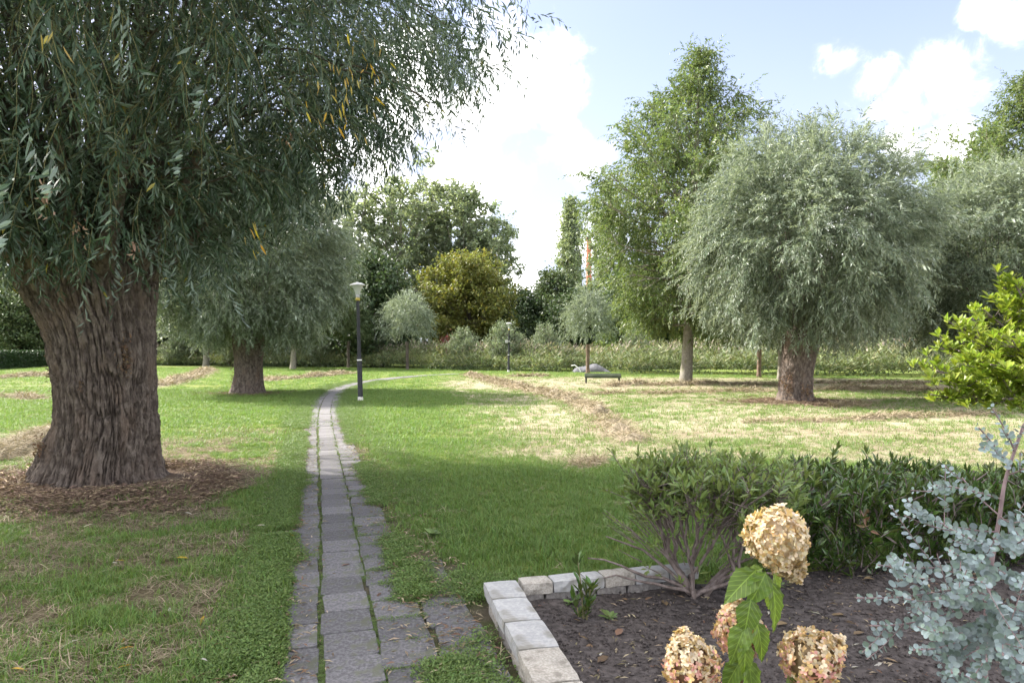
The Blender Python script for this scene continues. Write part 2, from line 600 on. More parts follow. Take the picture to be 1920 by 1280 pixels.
M['curb_dark'] = rough_mat('darker split concrete', (0.15, 0.14, 0.13), (0.26, 0.24, 0.225), 50.0, (1, 1, 1), 0.95, 0.8, 90.0, 0.006, None, 0.2)  # lower-course blocks, a darker tone than the top course
M['soil'] = rough_mat('dark garden soil', (0.040, 0.033, 0.031), (0.105, 0.090, 0.085), 22.0, (1, 1, 1), 0.95, 0.8, 70.0, 0.012, (0.06, 0.05, 0.046))
M['black_metal'] = rough_mat('black painted steel', (0.018, 0.019, 0.022), (0.035, 0.036, 0.040), 20.0, (1, 1, 0.3), 0.6, 0.1, 60.0, 0.002, None, 0, 0.2)
M['grey_metal'] = rough_mat('weathered grey lid', (0.30, 0.30, 0.30), (0.42, 0.42, 0.41), 12.0, (1, 1, 1), 0.5, 0.1, 40.0, 0.002)
M['white_paint'] = rough_mat('flaking white paint', (0.12, 0.10, 0.09), (0.62, 0.60, 0.57), 22.0, (1, 1, 0.5), 0.7, 0.3, 40.0, 0.003, None, 0, 0.3, 6.0, 0.38, 0.5)
M['white'] = rough_mat('white sticker', (0.72, 0.72, 0.70), (0.8, 0.8, 0.8), 20.0, (1, 1, 1), 0.5, 0)
M['brass'] = rough_mat('yellow ring', (0.32, 0.25, 0.05), (0.4, 0.32, 0.08), 20.0, (1, 1, 1), 0.5, 0)
M['bench'] = rough_mat('mossy green plank', (0.035, 0.050, 0.030), (0.085, 0.10, 0.065), 14.0, (0.3, 1, 1), 0.75, 0.3, 30.0, 0.004)
M['chimney'] = rough_mat('orange red painted steel', (0.40, 0.125, 0.075), (0.46, 0.16, 0.10), 1.2, (1, 1, 0.4), 0.6, 0)
M['tarp'] = rough_mat('grey tarpaulin', (0.095, 0.095, 0.105), (0.14, 0.14, 0.15), 3.0, (1, 1, 1), 0.55, 0.5, 6.0, 0.08)
M['shed_wall'] = rough_mat('grey brown boards', (0.13, 0.115, 0.105), (0.19, 0.17, 0.155), 4.0, (3, 3, 0.3), 0.85, 0.3)
M['shed_roof'] = rough_mat('dark roofing', (0.06, 0.055, 0.055), (0.10, 0.09, 0.09), 4.0, (1, 1, 1), 0.85, 0.2)


def glass_mat():
    m, t, out = mat_new('frosted lamp bowl')
    p = N(t, 'ShaderNodeBsdfPrincipled')
    p.inputs['Base Color'].default_value = (0.62, 0.64, 0.63, 1)
    p.inputs['Roughness'].default_value = 0.25
    tr = N(t, 'ShaderNodeBsdfTranslucent')
    tr.inputs['Color'].default_value = (0.7, 0.72, 0.7, 1)
    mx = N(t, 'ShaderNodeMixShader')
    mx.inputs[0].default_value = 0.5
    t.links.new(p.outputs[0], mx.inputs[1])
    t.links.new(tr.outputs[0], mx.inputs[2])
    t.links.new(mx.outputs[0], out.inputs[0])
    return m


M['bowl'] = glass_mat()

# ------------------------------------------------------------------ the path's line and the planter's outline
_pp = np.array([(0.11, 0.3), (-0.60, 2.7), (-2.03, 7.72), (-3.55, 13.0), (-4.65, 17.0), (-5.55, 20.6), (-6.20, 23.6), (-6.72, 27.0), (-6.95, 30.5),
                (-6.85, 34.0), (-6.2, 38.0), (-4.7, 42.0), (-2.2, 45.2), (1.5, 47.4), (8.0, 48.5)])


def resample(P, step):
    """a smooth line through points, resampled at equal steps"""
    Q = []
    for i in range(len(P) - 1):
        p0, p1, p2, p3 = P[max(i - 1, 0)], P[i], P[i + 1], P[min(i + 2, len(P) - 1)]
        for u in np.linspace(0, 1, 60, endpoint=False):
            Q.append(0.5 * (2 * p1 + (p2 - p0) * u + (2 * p0 - 5 * p1 + 4 * p2 - p3) * u * u + (3 * p1 - p0 - 3 * p2 + p3) * u ** 3))
    Q = np.array(Q + [P[-1]])
    s = np.concatenate([[0], np.cumsum(np.linalg.norm(np.diff(Q, axis=0), axis=1))])
    t = np.arange(0, s[-1], step)
    return np.stack([np.interp(t, s, Q[:, k]) for k in range(Q.shape[1])], 1)


PATH = resample(_pp, 0.30)
PTAN = unit(np.gradient(PATH, axis=0))
PNOR = np.stack([PTAN[:, 1], -PTAN[:, 0]], 1)       # to the right of the walking direction


def path_coords(X, Y):
    """offset to the right of the path's middle line and the row number, for arrays of points"""
    lat, row = np.empty(len(X)), np.empty(len(X), int)
    for a in range(0, len(X), 20000):
        dx = X[a:a + 20000, None] - PATH[None, :, 0]
        dy = Y[a:a + 20000, None] - PATH[None, :, 1]
        k = np.argmin(dx * dx + dy * dy, 1)
        i = np.arange(len(k))
        lat[a:a + 20000] = dx[i, k] * PNOR[k, 0] + dy[i, k] * PNOR[k, 1]
        row[a:a + 20000] = k
    return lat, row


# outer top edge of the two edging runs, from the photograph
CORNER = np.array([-0.175, 4.02])
RUN_A = np.array([0.262, -1.20])
RUN_A = RUN_A / np.linalg.norm(RUN_A)               # towards the camera
RUN_B = np.array([0.965, 0.262])
RUN_B = RUN_B / np.linalg.norm(RUN_B)               # to the right, behind the shrubs
NA = np.array([-RUN_A[1], RUN_A[0]])                # into the bed from run A
NB = np.array([RUN_B[1], -RUN_B[0]])                # into the bed from run B


def in_bed(X, Y):
    a = (X - CORNER[0]) * NA[0] + (Y - CORNER[1]) * NA[1]
    b = (X - CORNER[0]) * NB[0] + (Y - CORNER[1]) * NB[1]
    return (a > -0.02) & (b > -0.02) & (X < 8)


# ------------------------------------------------------------------ hay rows (pixel lines of the photograph brought down to the ground)
HAY = [
    # points, half width, height, label
    ([(2.05, 11.0), (1.95, 12.6), (2.0, 16.5), (1.55, 21.5), (0.35, 27.0), (-0.9, 33.0), (-2.6, 41.5)], 0.42, 0.26,
     'long tan hay row running across the open lawn towards the second lamp post'),
    ([gnd(x, y)[:2] for x, y in ((1085, 874), (1112, 866), (1140, 862))], 0.30, 0.10, 'small flat heap of dry hay on the lawn beyond the leafy shrub'),
    ([gnd(x, y)[:2] for x, y in ((1010, 739), (1060, 742), (1088, 741))], 0.30, 0.16, 'short hay heap just beside the long hay row, in front of the bench'),
    ([gnd(x, y)[:2] for x, y in ((1118, 740), (1150, 738), (1185, 737))], 0.35, 0.16, 'dark lump of hay on the mown lawn in front of the bench'),
    ([gnd(x, y)[:2] for x, y in ((1135, 725), (1200, 722), (1280, 722.5), (1340, 720.5), (1400, 722), (1470, 723))], 0.55, 0.22,
     'brown hay row passing the foot of the tall smooth-barked tree'),
    ([gnd(x, y)[:2] for x, y in ((1200, 739), (1300, 736), (1400, 735), (1455, 734))], 0.45, 0.12, 'low thin hay row on the lawn before the tall smooth-barked tree'),
    ([gnd(x, y)[:2] for x, y in ((1535, 733), (1600, 731), (1680, 731), (1745, 734), (1830, 735))], 0.50, 0.26, 'dark hay row running right of the round pollard willow on the right lawn'),
    ([gnd(x, y)[:2] for x, y in ((1530, 718), (1600, 719), (1680, 720), (1760, 722))], 0.50, 0.14, 'thin hay row close to the reeds behind the right pollard willow'),
    ([gnd(x, y)[:2] for x, y in ((1565, 764), (1592, 762), (1612, 764))], 0.42, 0.16, 'single brown hay lump right of the right pollard willow trunk'),
    ([gnd(x, y)[:2] for x, y in ((1400, 792), (1520, 789), (1640, 786), (1760, 780), (1900, 776))], 0.32, 0.10, 'broken straw row on the pale lawn behind the laurel hedge'),
    ([gnd(x, y)[:2] for x, y in ((298, 724), (330, 715), (362, 706), (393, 693))], 0.55, 0.28, 'hay row on the far left lawn leading to a thin grey trunk'),
    ([gnd(x, y)[:2] for x, y in ((-60, 712), (0, 709), (50, 706), (98, 702), (150, 700))], 0.6, 0.26, 'far hay row on the left lawn near the clipped hedge'),
    ([gnd(x, y)[:2] for x, y in ((-40, 872), (0, 853), (45, 838), (85, 824), (130, 808), (200, 790))], 0.34, 0.24, 'near tan hay row on the lawn behind the big furrowed trunk'),
    ([gnd(x, y)[:2] for x, y in ((-40, 745), (0, 744), (40, 746), (75, 750))], 0.45, 0.16, 'dark hay patch left of the big trunk between two hay rows'),
    ([gnd(x, y)[:2] for x, y in ((480, 716), (520, 711), (570, 708), (620, 703), (660, 700))], 0.6, 0.22, 'hay row crossing the lawn behind the first lamp post'),
    ([gnd(x, y)[:2] for x, y in ((955, 706), (990, 706), (1030, 705))], 0.5, 0.12, 'faint hay strip on the green edge between second lamp post and bench'),
]
HAY = [(resample(np.array(p), 0.12 if np.array(p)[0][1] < 14 else 0.25), w * 0.8, h, l) for p, w, h, l in HAY]


def hay_near(X, Y):
    """0..1, how close points are to a hay row"""
    o = np.zeros(len(X))
    for P, w, h, _ in HAY:
        lo, hi = P.min(0) - 2 * w, P.max(0) + 2 * w
        k = np.where((X > lo[0]) & (X < hi[0]) & (Y > lo[1]) & (Y < hi[1]))[0]
        if len(k):
            d = np.sqrt(((X[k, None] - P[None, :, 0]) ** 2 + (Y[k, None] - P[None, :, 1]) ** 2).min(1))
            o[k] = np.maximum(o[k], 1 - sstep(d, w * 0.6, w * 1.7))
    return o


TRUNK_A = np.array([-4.46, 7.5])
TRUNK_B = gnd(466, 738)[:2]
TRUNK_C = gnd(1493, 754)[:2]
TRUNK_D = np.array([15.5, 21.8])
TRUNK_E = gnd(1286, 719)[:2]


def zones(X, Y):
    """what grows or lies at points of the lawn: straw, bare litter and lushness, each 0..1"""
    px = 960 + X / np.maximum(Y, 0.5) * FPX
    n = fbm2(X, Y, 0.35, 4, 3)
    n2 = fbm2(X, Y, 1.3, 4, 8)
    n3 = fbm2(X * 0.6, Y * 1.6, 0.9, 4, 21)
    right = sstep(X + 0.14 * (Y - 9) + (n - 0.5) * 3.0, -1.2, 1.6) * sstep(Y + (n - 0.5) * 3, 7.6, 10.2) * (1 - sstep(Y, 33, 41) * 0.75)
    left = sstep(-X - 0.42 * Y + (n - 0.5) * 5, -0.5, 3.0) * sstep(Y, 8.5, 11.0) * 0.55
    straw = np.clip(right * (0.72 + 0.75 * sstep(n2 * 0.5 + n3 * 0.5, 0.40, 0.60)) + left * sstep(n2 * 0.5 + n3 * 0.5, 0.42, 0.60), 0, 1)
    edge = sstep(Y - (46 - 0.30 * (X - 3.5)) + 7, 0, 3)
    straw = straw * (1 - 0.8 * edge)
    hay = hay_near(X, Y)
    straw = np.clip(np.maximum(straw, hay * 0.95), 0, 1)
    # worn thatch under the big willow
    q = np.hypot((X - TRUNK_A[0]) / 1.15, Y - TRUNK_A[1])
    worn = (1 - sstep(q + (n2 - 0.5) * 2.4, 3.4, 7.5)) * sstep(n2 * 0.55 + n3 * 0.45, 0.44, 0.53) * (X < PATH_X(Y) - 0.7)
    dirt = np.zeros(len(X))
    for c, r, k in ((TRUNK_A, 1.25, 0.75), (TRUNK_B, 1.2, 0.7), (TRUNK_C, 1.5, 0.8), (TRUNK_D, 1.6, 0.9), (TRUNK_E, 0.9, 0.5)):
        ex = 1.35 if c is TRUNK_A else 1.2
        dd = np.hypot((X - c[0] - (0.18 if c is TRUNK_A else 0)) / ex, Y - c[1] + 0.1)
        dirt = np.maximum(dirt, k * (1 - sstep(dd + (n2 - 0.5) * 1.1, r * 0.55, r * 1.05)))
    lush = np.clip((1 - straw) * (0.35 + 0.9 * n), 0, 1)
    return straw, np.clip(dirt, 0, 1), np.clip(worn * 1.1, 0, 1), lush


def PATH_X(Y):
    return np.interp(Y, PATH[:, 1][:118], PATH[:, 0][:118])


# ------------------------------------------------------------------ ground


def ground_mat():
    m, t, out = mat_new('lawn')
    tc = N(t, 'ShaderNodeTexCoord')
    P = tc.outputs['Object']

    def attr(nm):
        a = N(t, 'ShaderNodeAttribute')
        a.attribute_name = nm
        return a.outputs['Fac']
    fine = noise(t, P, 60.0, 6.0, 0.7)
    mid = noise(t, P, 5.0, 5.0, 0.6)
    big = noise(t, P, 0.5, 4.0, 0.6)
    st = N(t, 'ShaderNodeMapping')
    st.inputs['Scale'].default_value = (0.55, 2.2, 1)
    t.links.new(P, st.inputs[0])
    streak = noise(t, st.outputs[0], 2.6, 6.0, 0.65)
    g = mixc(t, maprange(t, mid, 0.3, 0.7), (0.095, 0.145, 0.032), (0.150, 0.195, 0.052))
    g = mixc(t, maprange(t, big, 0.42, 0.62), g, (0.185, 0.205, 0.056))
    g = mixc(t, maprange(t, fine, 0.35, 0.75, 0.0, 0.6), g, (0.055, 0.095, 0.02))
    s = mixc(t, maprange(t, streak, 0.35, 0.65), (0.235, 0.212, 0.130), (0.345, 0.312, 0.225))
    s = mixc(t, maprange(t, fine, 0.45, 0.8, 0.0, 0.55), s, (0.150, 0.160, 0.065))
    sa = mathn(t, 'MULTIPLY_ADD', mathn(t, 'SUBTRACT', streak, 0.5), 1.3, attr('straw'))
    c = mixc(t, maprange(t, sa, 0.15, 0.95), g, s)
    d = mixc(t, maprange(t, fine, 0.35, 0.7), (0.075, 0.052, 0.038), (0.17, 0.122, 0.085))
    w = mixc(t, maprange(t, noise(t, P, 35.0, 6.0, 0.7), 0.35, 0.65), (0.085, 0.066, 0.040), (0.17, 0.145, 0.085))
    c = mixc(t, maprange(t, mathn(t, 'MULTIPLY_ADD', mathn(t, 'SUBTRACT', mid, 0.5), 0.9, attr('worn')), 0.3, 0.7), c, w)
    c = mixc(t, maprange(t, mathn(t, 'MULTIPLY_ADD', mathn(t, 'SUBTRACT', mid, 0.5), 0.7, attr('dirt')), 0.3, 0.65), c, d)
    c = mixc(t, maprange(t, attr('joint'), 0.4, 0.6), c, mixc(t, maprange(t, mid, 0.35, 0.65), (0.10, 0.085, 0.06), (0.065, 0.075, 0.03)))
    p = N(t, 'ShaderNodeBsdfPrincipled')
    t.links.new(c, p.inputs['Base Color'])
    p.inputs['Roughness'].default_value = 0.95
    p.inputs['Specular IOR Level'].default_value = 0.1
    b = N(t, 'ShaderNodeBump')
    b.inputs['Strength'].default_value = 0.7
    b.inputs['Distance'].default_value = 0.05
    t.links.new(noise(t, P, 16.0, 8.0, 0.72), b.inputs['Height'])
    t.links.new(b.outputs[0], p.inputs['Normal'])
    t.links.new(p.outputs[0], out.inputs[0])
    return m


def ground_bump(X, Y, lat):
    h = (fbm2(X, Y, 1.1, 3, 31) - 0.5) * 0.06 + (fbm2(X, Y, 5.0, 3, 33) - 0.5) * 0.022
    keep = sstep(np.abs(lat - 0.1), 0.75, 1.3) * np.where(in_bed(X, Y), 0, 1) * (1 - sstep(Y, 60, 90))
    h = h * keep
    q = np.hypot(X - TRUNK_A[0], Y - TRUNK_A[1])
    return h + 0.10 * (1 - sstep(q, 0.7, 2.0)) + 0.05 * (1 - sstep(np.hypot(X - TRUNK_C[0], Y - TRUNK_C[1]), 0.5, 1.6))


def axis(stops):
    o = []
    for (a, b, s) in stops:
        o += list(np.arange(a, b, s))
    return np.array(o + [stops[-1][1]])


def build_ground():
    xs = axis([(-1500, -300, 300), (-300, -80, 40), (-80, -30, 2.5), (-30, -12, 0.5), (-12, -6, 0.2), (-6, 4, 0.085), (4, 10, 0.2), (10, 30, 0.5), (30, 80, 2.5), (80, 300, 40), (300, 1500, 300)])
    ys = axis([(-60, -4, 8), (-4, 2.4, 0.4), (2.4, 11, 0.085), (11, 20, 0.17), (20, 52, 0.4), (52, 110, 3), (110, 300, 30), (300, 2000, 340)])
    X, Y = [a.ravel() for a in np.meshgrid(xs, ys)]
    lat, row = path_coords(X, Y)
    Z = ground_bump(X, Y, lat) - 0.0
    nx, ny = len(xs), len(ys)
    idx = np.arange(nx * ny).reshape(ny, nx)
    F = np.stack([idx[:-1, :-1], idx[:-1, 1:], idx[1:, 1:], idx[1:, :-1]], 2).reshape(-1, 4)
    me = new_mesh('lawn', np.stack([X, Y, Z], 1), F, [ground_mat()], None, True)
    straw, dirt, worn, lush = zones(X, Y)
    on_path = (np.abs(lat - 0.02) < 0.56 + 0.32 * (fbm2(X, Y, 2.2, 3, 71) - 0.4) + 0.25 * (Y < 5.2) * (lat > 0)) & (Y < 46)
    for nm, v in (('straw', straw), ('dirt', dirt), ('worn', worn), ('joint', on_path * 1.0)):
        a = me.attributes.new(nm, 'FLOAT', 'POINT')
        a.data.foreach_set('value', v.astype(np.float32))
    structure(link('lawn', me))


build_ground()

# ------------------------------------------------------------------ the path: concrete slabs in lanes, one object each where they can be told apart


def slab_mesh(k, wx, wy):
    """a slab with worn, slightly irregular corners and a dished bevel"""
    r = np.random.default_rng(100 + k)
    n = 5
    th = []
    pts = []
    for (cx, cy) in ((1, 1), (-1, 1), (-1, -1), (1, -1)):
        c = 0.006 + 0.012 * r.random()
        x, y = cx * (wx / 2 + r.normal() * 0.004), cy * (wy / 2 + r.normal() * 0.004)
        a = [(x, y - cy * c), (x - cx * c, y)]
        pts += a if cx * cy > 0 else a[::-1]
    P = np.array(pts)
    m = len(P)
    top_in = np.c_[P * 0.972, np.full(m, 0.0125)]
    top_out = np.c_[P * 0.995, np.full(m, 0.0095)]
    bot = np.c_[P, np.full(m, -0.03)]
    V = np.concatenate([top_in, top_out, bot, [[0, 0, 0.0125]]])
    F = []
    for i in range(m):
        j = (i + 1) % m
        F += [[i, j, 3 * m], [m + i, m + j, j], [m + i, j, i], [2 * m + i, 2 * m + j, m + j], [2 * m + i, m + j, m + i]]
    return V, np.array(F)


def build_path():
    root = structure(link('path', None))
    root.empty_display_size = 0.3
    meshes = []
    for k in range(5):
        V, F = slab_mesh(k, 0.262, 0.2965)
        meshes.append((V, F, new_mesh('paving_slab', V, F, [M['slab']])))
    far = MB()
    count = 0
    for i, (p, t, nrm) in enumerate(zip(PATH, PTAN, PNOR)):
        if p[1] < 2.3 or i > 150:
            continue
        for lane, off in ((0, 0.0), (1, 0.276), (2, 0.556), (-1, -0.276)):
            if lane == 2 and p[1] > 4.9:
                continue
            sh = {0: 0.0, 1: 0.11, 2: -0.05, -1: 0.16}[lane]
            c = p + nrm * (off + R.normal() * 0.006) + t * (sh + R.normal() * 0.004)
            a = math.atan2(-t[0], t[1]) + R.normal() * (0.012 if lane == 0 else 0.035)
            Mx = np.array([[math.cos(a), -math.sin(a), 0], [math.sin(a), math.cos(a), 0], [0, 0, 1]])
            tip = R.normal(size=2) * (0.004 if lane == 0 else 0.012)
            Mx = Mx @ np.array([[1, 0, 0], [0, 1, 0], [tip[0], tip[1], 1]])
            k = int(R.integers(5))
            T = np.array([c[0], c[1], 0.002 + R.normal() * 0.0025])
            w = 1.0 if lane in (0, 1, 2) else 0.9
            if p[1] < 15.0 and count < 300:
                place('paving_slab', meshes[k][2], Mx, T, (w, 1, 1), root)
                count += 1
            else:
                far.scatter(meshes[k][0], meshes[k][1], Mx[None], T[None], np.array([[w, 1, 1.0]]))
    stuff(far.build('distant_paving', M['slab'], root))


build_path()

# ------------------------------------------------------------------ planting bed: edging blocks and soil


def block_mesh(k, l, w, h, rough=0.0):
    r = np.random.default_rng(300 + k)
    mb = MB()
    nx, ny, nz = 7, 5, 3
    # a box surface grid pushed about a little, corners worn
    def grid(u, v, fn):
        U, Vv = np.meshgrid(np.linspace(-1, 1, u), np.linspace(-1, 1, v))
        P = fn(U.ravel(), Vv.ravel())
        idx = np.arange(u * v).reshape(v, u)
        F = np.stack([idx[:-1, :-1], idx[:-1, 1:], idx[1:, 1:], idx[1:, :-1]], 2).reshape(-1, 4)
        return P, F
    faces = [lambda a, b: np.stack([a, b, np.ones_like(a)], 1), lambda a, b: np.stack([-a, b, -np.ones_like(a)], 1),
             lambda a, b: np.stack([a, -np.ones_like(a), b], 1), lambda a, b: np.stack([-a, np.ones_like(a), b], 1),
             lambda a, b: np.stack([np.ones_like(a), a, b], 1), lambda a, b: np.stack([-np.ones_like(a), -a, b], 1)]
    dims = [(nx, ny), (nx, ny), (nx, nz), (nx, nz), (ny, nz), (ny, nz)]
    half = np.array([l / 2, w / 2, h / 2])
    for fn, (u, v) in zip(faces, dims):
        P, F = grid(u, v, fn)
        e = np.sort(np.abs(P), axis=1)
        wear = np.where(e[:, 1] > 0.99, 0.003, 0.0) + np.where(e[:, 0] > 0.99, 0.002, 0.0)
        Q = P * half - np.sign(P) * (np.abs(P) > 0.99) * wear[:, None]
        # the same point gets the same push on whichever face it lies
        nz_ = np.stack([vnoise(Q * 28 + 7 * k + a * 31, 5 + a) for a in range(3)], 1) - 0.5
        Q = Q + nz_ * (0.004 + rough) * np.array([0.4, 1.3, 0.4])
        mb.add(Q, F)
    return mb.arrays()


def build_bed():
    root = tag(link('planter_edging', None), 'low two-course edging of pale concrete blocks around the dark soil bed', 'garden edging')
    k = 0
    aA = math.atan2(RUN_A[1], RUN_A[0])
    aB = math.atan2(RUN_B[1], RUN_B[0])

    def put(name, arrs, mat, c, a, z):
        me = new_mesh(name, arrs[0], arrs[1], [mat])
        Mx = np.array([[math.cos(a), -math.sin(a), 0], [math.sin(a), math.cos(a), 0], [0, 0, 1]])
        place(name, me, Mx, np.array([c[0], c[1], z]), 1.0, root)
    s = 0.0
    wA = 0.20
    for i, (ln, mt) in enumerate(((0.285, 'curb_smooth'), (0.325, 'curb_smooth'), (0.325, 'curb_smooth'), (0.33, 'curb_rough'), (0.33, 'curb_rough'), (0.33, 'curb_smooth'))):
        c = CORNER + RUN_A * (s + ln / 2) + NA * (wA / 2 + R.normal() * 0.003)
        put('edging_block', block_mesh(k, ln - 0.006, wA, 0.072, 0.003 if mt == 'curb_rough' else 0.0005), M[mt], c, aA + R.normal() * 0.008, 0.106)
        c2 = CORNER + RUN_A * (s + ln / 2 + 0.1) + NA * (wA / 2 + 0.006)
        put('edging_block', block_mesh(k + 50, ln - 0.008, wA - 0.02, 0.10, 0.006), M['curb_dark' if i % 2 else 'curb_rough'], c2, aA, 0.019)
        s += ln
        k += 1
    wB = 0.135
    s = 0.215
    offs = CORNER + RUN_B * 0.0
    for i in range(6):
        ln = (0.185, 0.205, 0.12, 0.20, 0.23, 0.2, 0.21)[i % 7]
        c = offs + RUN_B * (s + ln / 2) + NB * (wB / 2 - 0.005 + R.normal() * 0.003)
        put('edging_block', block_mesh(k, ln - 0.003, wB, 0.070, 0.004), M['curb_rough' if i % 3 == 0 else 'curb_smooth'], c, aB + R.normal() * 0.006, 0.112)
        ln2 = ln + 0.02
        c2 = offs + RUN_B * (s + ln / 2 - 0.05) + NB * (wB / 2 - 0.008)
        put('edging_block', block_mesh(k + 70, ln - 0.006, wB - 0.02, 0.11, 0.012), M['curb_dark'], c2, aB, 0.024)
        s += ln
        k += 1
    # soil
    us = np.arange(0.16, 7.0, 0.06)
    vs = np.arange(0.10, 6.0, 0.06)
    U, Vv = [a.ravel() for a in np.meshgrid(us, vs)]
    XY = CORNER + NA * 0.03 + U[:, None] * RUN_B + Vv[:, None] * RUN_A
    X, Y = XY[:, 0], XY[:, 1]
    Z = 0.045 + (fbm2(X, Y, 2.0, 3, 61) - 0.5) * 0.05 + (fbm2(X, Y, 9.0, 4, 62) - 0.5) * 0.045
    idx = np.arange(len(U)).reshape(len(vs), len(us))
    F = np.stack([idx[:-1, :-1], idx[1:, :-1], idx[1:, 1:], idx[:-1, 1:]], 2).reshape(-1, 4)
    structure(link('soil', new_mesh('soil', np.stack([X, Y, Z], 1), F, [M['soil']], None, True)))


def soil_z(X, Y):
    X, Y = np.atleast_1d(X).astype(float), np.atleast_1d(Y).astype(float)
    return 0.045 + (fbm2(X, Y, 2.0, 3, 61) - 0.5) * 0.05 + (fbm2(X, Y, 9.0, 4, 62) - 0.5) * 0.045


build_bed()

# ------------------------------------------------------------------ trees


def bezier(a, b, c, n):
    t = np.linspace(0, 1, n)[:, None]
    return (1 - t) ** 2 * a + 2 * t * (1 - t) * b + t * t * c


def furrowed_trunk(prof, lean, nth, nz, depth, fx, fz, seed, flare=None, knobs=()):
    """prof: (z, radius) points; lean: (z, dx, dy) points. A trunk skin with real bark ridges."""
    prof, lean = np.array(prof), np.array(lean)
    z = np.linspace(prof[0, 0], prof[-1, 0], nz)
    r = np.interp(z, prof[:, 0], prof[:, 1])
    cx, cy = np.interp(z, lean[:, 0], lean[:, 1]), np.interp(z, lean[:, 0], lean[:, 2])
    th = np.arange(nth) * 2 * PI / nth
    TH, Z = np.meshgrid(th, z)
    RR = np.repeat(r[:, None], nth, 1)
    C, S = np.cos(TH).ravel(), np.sin(TH).ravel()
    zz, rr = Z.ravel(), RR.ravel()
    P = np.stack([C * rr, S * rr, zz], 1)
    lob = fbm(np.stack([C * 1.3, S * 1.3, zz * 0.5], 1), 3, seed) - 0.5
    foot = sstep(0.9 - zz, 0.0, 0.9)
    but = fbm(np.stack([C * 2.6, S * 2.6, zz * 0.2], 1), 2, seed + 9) - 0.5
    wx = (fbm(P * 2.2, 3, seed + 3) - 0.5) * 0.9
    q = np.stack([C * fx * 0.57 + wx, S * fx * 0.57 + wx, zz * fz + wx * 0.4], 1)
    a = 1 - np.abs(2 * fbm(q, 3, seed + 1) - 1)
    q2 = np.stack([C * fx * 1.9 + wx, S * fx * 1.9 + wx, zz * fz * 3.4], 1)
    b = 1 - np.abs(2 * fbm(q2, 3, seed + 2) - 1)
    crack = sstep(a, 0.80, 0.985)
    rel = -depth * crack + depth * 0.55 * (b - 0.75) + depth * 0.7 * (fbm(P * 16, 3, seed + 4) - 0.5)
    rad = rr * (1 + 0.09 * lob + 0.26 * foot * but) + rel
    for (kth, kz, kw, kh) in knobs:
        dth = np.angle(np.exp(1j * (TH.ravel() - kth)))
        rad = rad + kh * np.exp(-((dth * rr) ** 2 + (zz - kz) ** 2) / kw ** 2)
    X = rad * C + np.repeat(cx, nth)
    Y = rad * S + np.repeat(cy, nth)
    idx = np.arange(nz * nth).reshape(nz, nth)
    lo, hi = idx[:-1], idx[1:]
    F = np.stack([lo, np.roll(lo, -1, 1), np.roll(hi, -1, 1), hi], 2).reshape(-1, 4)
    V = np.stack([X, Y, zz], 1)
    # close the top with a low dome
    top = np.array([[cx[-1], cy[-1], prof[-1, 0] + 0.25 * r[-1]]])
    V = np.concatenate([V, top])
    return V, F, idx[-1]


def trunk_object(prof, lean, nth, nz, depth, fx, fz, seed, mat, parent, knobs=()):
    V, F, ring = furrowed_trunk(prof, lean, nth, nz, depth, fx, fz, seed, knobs=knobs)
    mb = MB().add(V, F)
    n = len(V) - 1
    mb.F.append(np.stack([ring, np.roll(ring, -1), np.full(len(ring), n)], 1))
    mb.M.append(np.zeros(len(ring), int))
    return mb.build('trunk', mat, parent, True)


def sprig_template(nl, length, leaf_len, leaf_w, droop, seed, tpl, spread=(0.35, 0.85), sag=0.28):
    """a shoot along +y with alternate leaves; returns leaves' matrices, offsets and sizes in the shoot's frame"""
    r = np.random.default_rng(seed)
    t = np.linspace(0.04, 1, nl)
    y = t * length
    z = -droop * t * t * length
    T = np.stack([0.02 * np.sin(t * 5 + seed) * length, y, z], 1)
    tang = np.stack([np.zeros(nl), np.ones(nl), -2 * droop * t], 1)
    side = np.where(np.arange(nl) % 2, 1, -1)
    ang = r.uniform(*spread, nl)
    roll = r.uniform(0, 2 * PI, nl)
    out = np.stack([np.cos(roll), np.zeros(nl), np.sin(roll)], 1)
    d = unit(unit(tang) * np.cos(ang)[:, None] + out * np.sin(ang)[:, None] * 0.9 + np.array([0, 0, -sag]))
    up = unit(r.normal(size=(nl, 3)) * 0.5 + np.array([0, 0, 1.0]))
    Mx = frames(d, up)
    L = leaf_len * (0.65 + 0.5 * r.random(nl)) * (1 - 0.35 * t ** 3)
    V = np.einsum('nij,nkj->nki', Mx, tpl[0][None] * np.stack([L * leaf_w, L, L * leaf_w], 1)[:, None, :]) + T[:, None]
    F = tpl[1][None] + (np.arange(nl) * len(tpl[0]))[:, None, None]
    return V.reshape(-1, 3), F.reshape(-1, 3), (Mx, T, L)


def willow_limbs(head, cen, rad, n, seed, low=-0.62, jitter=0.16, skirt=0.0):
    """arching limbs from the pollard head to the crown's skin"""
    r = np.random.default_rng(seed)
    out = []
    ga = PI * (3 - math.sqrt(5))
    for i in range(n):
        u = (i + 0.5) / n
        sz = low + (1 - low) * u
        th = i * ga + r.normal() * 0.15
        cz = math.sqrt(max(0, 1 - sz * sz))
        k = 1 + r.normal() * jitter
        e = cen + np.array([math.cos(th) * cz * rad[0], math.sin(th) * cz * rad[1], sz * rad[2]]) * k
        if sz < 0:
            e = e + np.array([0, 0, -skirt * r.random()])
        hz = e[:2] - head[:2]
        h = np.linalg.norm(hz)
        c = np.array([head[0] + hz[0] * 0.55, head[1] + hz[1] * 0.55, max(e[2], head[2] + 0.3) + (0.10 + 0.38 * (1 - max(sz, 0))) * h * 0.8])
        h0 = head + np.array([math.cos(th) * 0.3, math.sin(th) * 0.3, 0.0]) * (0.5 + 0.5 * cz)
        out.append(bezier(h0, c, e, 14))
    return out


